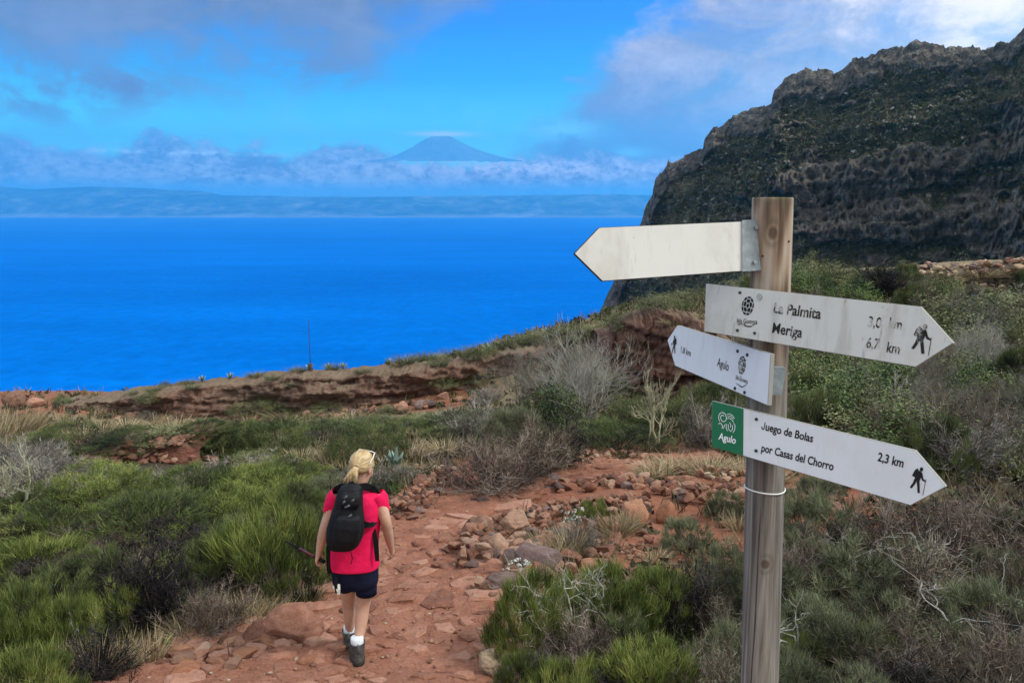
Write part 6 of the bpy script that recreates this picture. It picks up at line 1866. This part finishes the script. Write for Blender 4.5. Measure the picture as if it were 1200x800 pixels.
def prickly_pear(px, py, wpx, hpx, n, seed, label):
    g = G(px, py); m = depth(g) / F; root = empty('prickly_pear', (g[0], g[1], g[2] - .01), 0, label, 'cactus'); rng = np.random.default_rng(seed)
    for k in range(n):
        bm = bmesh.new(); bmesh.ops.create_icosphere(bm, subdivisions=1, radius=.5); s = hpx * m * rng.uniform(.22, .34); tall = rng.uniform(0, .70) * hpx * m
        for q in bm.verts: q.co = Vector((q.co.x * s * .75, q.co.y * s * .16, q.co.z * s + s * .4))
        bmesh.ops.rotate(bm, verts=bm.verts, cent=(0, 0, 0), matrix=Matrix.Rotation(rng.uniform(-.7, .7), 3, 'Y')); bmesh.ops.rotate(bm, verts=bm.verts, cent=(0, 0, 0), matrix=Matrix.Rotation(rng.uniform(0, 3.1), 3, 'Z'))
        for q in bm.verts: q.co += Vector((rng.uniform(-.4, .4) * wpx * m, rng.uniform(-.2, .2) * wpx * m, tall))
        me = mesh_bm('pad', bm, True); a = me.attributes.new('rnd', 'FLOAT', 'POINT'); a.data.foreach_set('value', np.full(len(me.vertices), rng.random(), np.float32)); link('pad', me, 'pear_pad', root)


prickly_pear(412, 598, 26, 22, 26, 5, 'light green fleshy plant in front of the stone edging next to the walker')
plant('olive', 452, 486, 28, 13, 'small olive shrub at the foot of the rock ledge below the overhang')
plant('grey', 568, 474, 44, 24, 'pale shrub at the end of the rock ledge by the grey leafless bush')
prickly_pear(1160, 375, 60, 36, 40, 8, 'yellow green prickly pear on the hillside above the large olive shrubs')


def flowering(px, py, wpx, hpx, seed, label):
    g = G(px, py); m = depth(g) / F; root = empty('flowering_plant', (g[0], g[1], g[2] - .01), 0, label, 'plant'); rng = np.random.default_rng(seed)
    w, h = wpx * m, hpx * m
    V, f, r = leafy(seed, 60, 12, .6, .05); V = V * np.array([w, w, h * 1.05]); link('foliage', mesh_np('foliage', V, f, {'rnd': r}), 'leaf_olive', root)
    u = dome_dirs(rng, 34, .15); c = u * np.array([w * .52, w * .52, h * .95]); v, f, r = tuft_cloud(c, np.full(len(c), .024 * max(w, h) / .3), 8, rng)
    o = link('flowers', mesh_np('flowers', v, f, {'rnd': r}), 'white_flower', root); o['kind'] = 'stuff'


flowering(676, 622, 36, 30, 5, 'white flowering plant in the rubble below the orange boulders')
flowering(608, 666 + 16, 40, 30, 6, 'white flowering plant beside the large grey and purple boulder')
# -- the thin pole on the skyline
g = G(364, 434); pm = depth(g) / F
r0 = empty('pole', (g[0], g[1], g[2]), 0, 'thin grey pole standing alone on the skyline in front of the sea', 'pole')
bm = bmesh.new(); tube_bm(bm, [(0, 0, -.3), (0, 0, 58 * pm), (0, 0, 61 * pm)], [.015, .011, .006], 8); link('mast', mesh_bm('mast', bm, True), 'mast_grey', r0)
bm = bmesh.new(); tube_bm(bm, [(0, 0, -.1), (0, 0, .25)], [.09, .075], 8); link('base', mesh_bm('base', bm), 'grey_stone', r0)
# -- bleached bones of wood by the bottom edge
plant('deadwood', 100, 775, 40, 70, 'stump of a pale forked dead branch at the lower edge of the thicket', var=1, rz=.5)


# ---- ground cover nobody could count: low dry grass and litter between the shrubs
def ground_cover():
    rng = np.random.default_rng(77); n = 52000
    Y = 3.0 + 33 * rng.random(n) ** 1.5; X = rng.uniform(-1, 1, n) * (3 + .78 * Y)
    dp = dist_to_path(X, Y)
    red = np.zeros(n)
    for (px, py), rr in [((740, 610), 2.4), ((860, 565), 3.0), ((790, 575), 2.2), ((945, 590), 1.4), ((700, 545), 2.2), ((250, 780), .8)]:
        g = G(px, py); red = np.maximum(red, np.clip(1.5 - np.hypot(X - g[0], Y - g[1]) / rr, 0, 1))
    bare = (Y > 23.0) & (X < 0.5)
    bank = np.hypot((X - G(165, 540)[0]) / 1.6, (Y - 13.0) / 1.2) < 1
    keep = (~bare | (rng.random(n) < .22)) & ~bank & (dp > .10) & (rng.random(n) > red * .93) & (Y < ycrest(X) + .6) & (rng.random(n) < .35 + .65 * np.clip(dp / .6, 0, 1))
    X, Y = X[keep], Y[keep]; Z = terrain(X, Y); c = np.stack([X, Y, Z], 1)
    green = fbm(c * .5 + 3, 3) + rng.normal(0, .22, len(c))
    grass = (rng.random(len(c)) < .55)
    gc = c[grass]; k = 7; b = np.repeat(gc, k, 0) + rng.normal(0, .05, (len(gc) * k, 3)) * np.array([1, 1, 0]); m = len(b)
    d = unit(np.stack([rng.normal(0, .5, m), rng.normal(0, .5, m), np.ones(m)], 1)); L = rng.uniform(.06, .22, m) * (1 + .03 * b[:, 1]); w = .006 + .0011 * b[:, 1]
    rn = np.repeat(np.clip(.5 + green[grass] * .9, 0, 1), k)
    v, f, r = blades(b, d, L, w, rng.normal(0, .03, (m, 3)), rng, 2, rn)
    tag(link('ground_grass', mesh_np('ground_grass', v, f, {'rnd': r}), 'cover_grass'), kind='stuff')
    cc = c[~grass]; s = rng.uniform(.05, .12, len(cc)) * (1 + .045 * cc[:, 1]); v, f, r = tuft_cloud(cc, s, 9, rng, .8)
    r = np.repeat(np.clip(.5 + green[~grass] * .9, 0, 1), 27)
    tag(link('ground_scrub', mesh_np('ground_scrub', v, f, {'rnd': r}), 'cover_scrub'), kind='stuff')


material('cover_grass', brush_nodes([(0, (.07, .055, .035)), (.4, (.21, .165, .095)), (.65, (.30, .25, .15)), (.85, (.12, .13, .05)), (1, (.07, .10, .03))]), rough=.9, spec=.1)
material('cover_scrub', brush_nodes([(0, (.028, .024, .020)), (.35, (.07, .06, .045)), (.6, (.075, .075, .040)), (.8, (.05, .065, .025)), (1, (.035, .055, .018))]), rough=.9, spec=.1)
ground_cover()


# ------------------------------------------------------------------ the air between here and the far island
def build_haze():
    bm = bmesh.new(); bmesh.ops.create_cube(bm, size=1.0)
    x0, x1, y0, y1, z0, z1 = -16500, 16500, -700, 16200, -131, 1480
    for w in bm.verts: w.co = ((x0 + x1) / 2 + w.co.x * (x1 - x0), (y0 + y1) / 2 + w.co.y * (y1 - y0), (z0 + z1) / 2 + w.co.z * (z1 - z0))
    m = bpy.data.materials.new('haze_air'); m.use_nodes = True; nt = m.node_tree
    nt.nodes.remove(nt.nodes['Principled BSDF'])
    pv = nt.nodes.new('ShaderNodeVolumePrincipled')
    pv.inputs['Color'].default_value = (*HAZE_COLOR, 1); pv.inputs['Density'].default_value = HAZE_DENSITY
    pv.inputs['Anisotropy'].default_value = 0.7
    nt.links.new(pv.outputs[0], nt.nodes['Material Output'].inputs['Volume'])
    o = link('haze', mesh_bm('haze', bm), m); tag(o, kind='stuff')


HAZE_COLOR, HAZE_DENSITY = (0.17, 0.71, 1.0), 1.25e-4
build_haze()


# ---- a thin bank of mist lying on the sea in front of the island
def build_mist():
    bm = bmesh.new(); n = 60; rows = []
    for k in range(n + 1):
        x = -14500 + 29000 * k / n; h = 44 + 16 * math.sin(k * .9) + 10 * math.sin(k * 2.3 + 1)
        rows.append([bm.verts.new(p) for p in ((x, 10300, SEA + 3), (x, 10750, SEA + 3 + h * .6), (x, 11100, SEA + 3 + h), (x, 11500, SEA + 3 + h * .6), (x, 11900, SEA + 3))])
    for a, b in zip(rows, rows[1:]):
        for j in range(5): bm.faces.new((a[j], a[(j + 1) % 5], b[(j + 1) % 5], b[j]))
    bm.faces.new(rows[0][::-1]); bm.faces.new(rows[-1]); bmesh.ops.recalc_face_normals(bm, faces=bm.faces[:])
    m = bpy.data.materials.new('sea_mist'); m.use_nodes = True; nt = m.node_tree; nt.nodes.remove(nt.nodes['Principled BSDF'])
    pv = nt.nodes.new('ShaderNodeVolumePrincipled'); pv.inputs['Color'].default_value = (.95, .97, 1, 1); pv.inputs['Density'].default_value = 6e-4
    nt.links.new(pv.outputs[0], nt.nodes['Material Output'].inputs['Volume'])
    tag(link('mist', mesh_bm('mist', bm), m), kind='stuff')


build_mist()
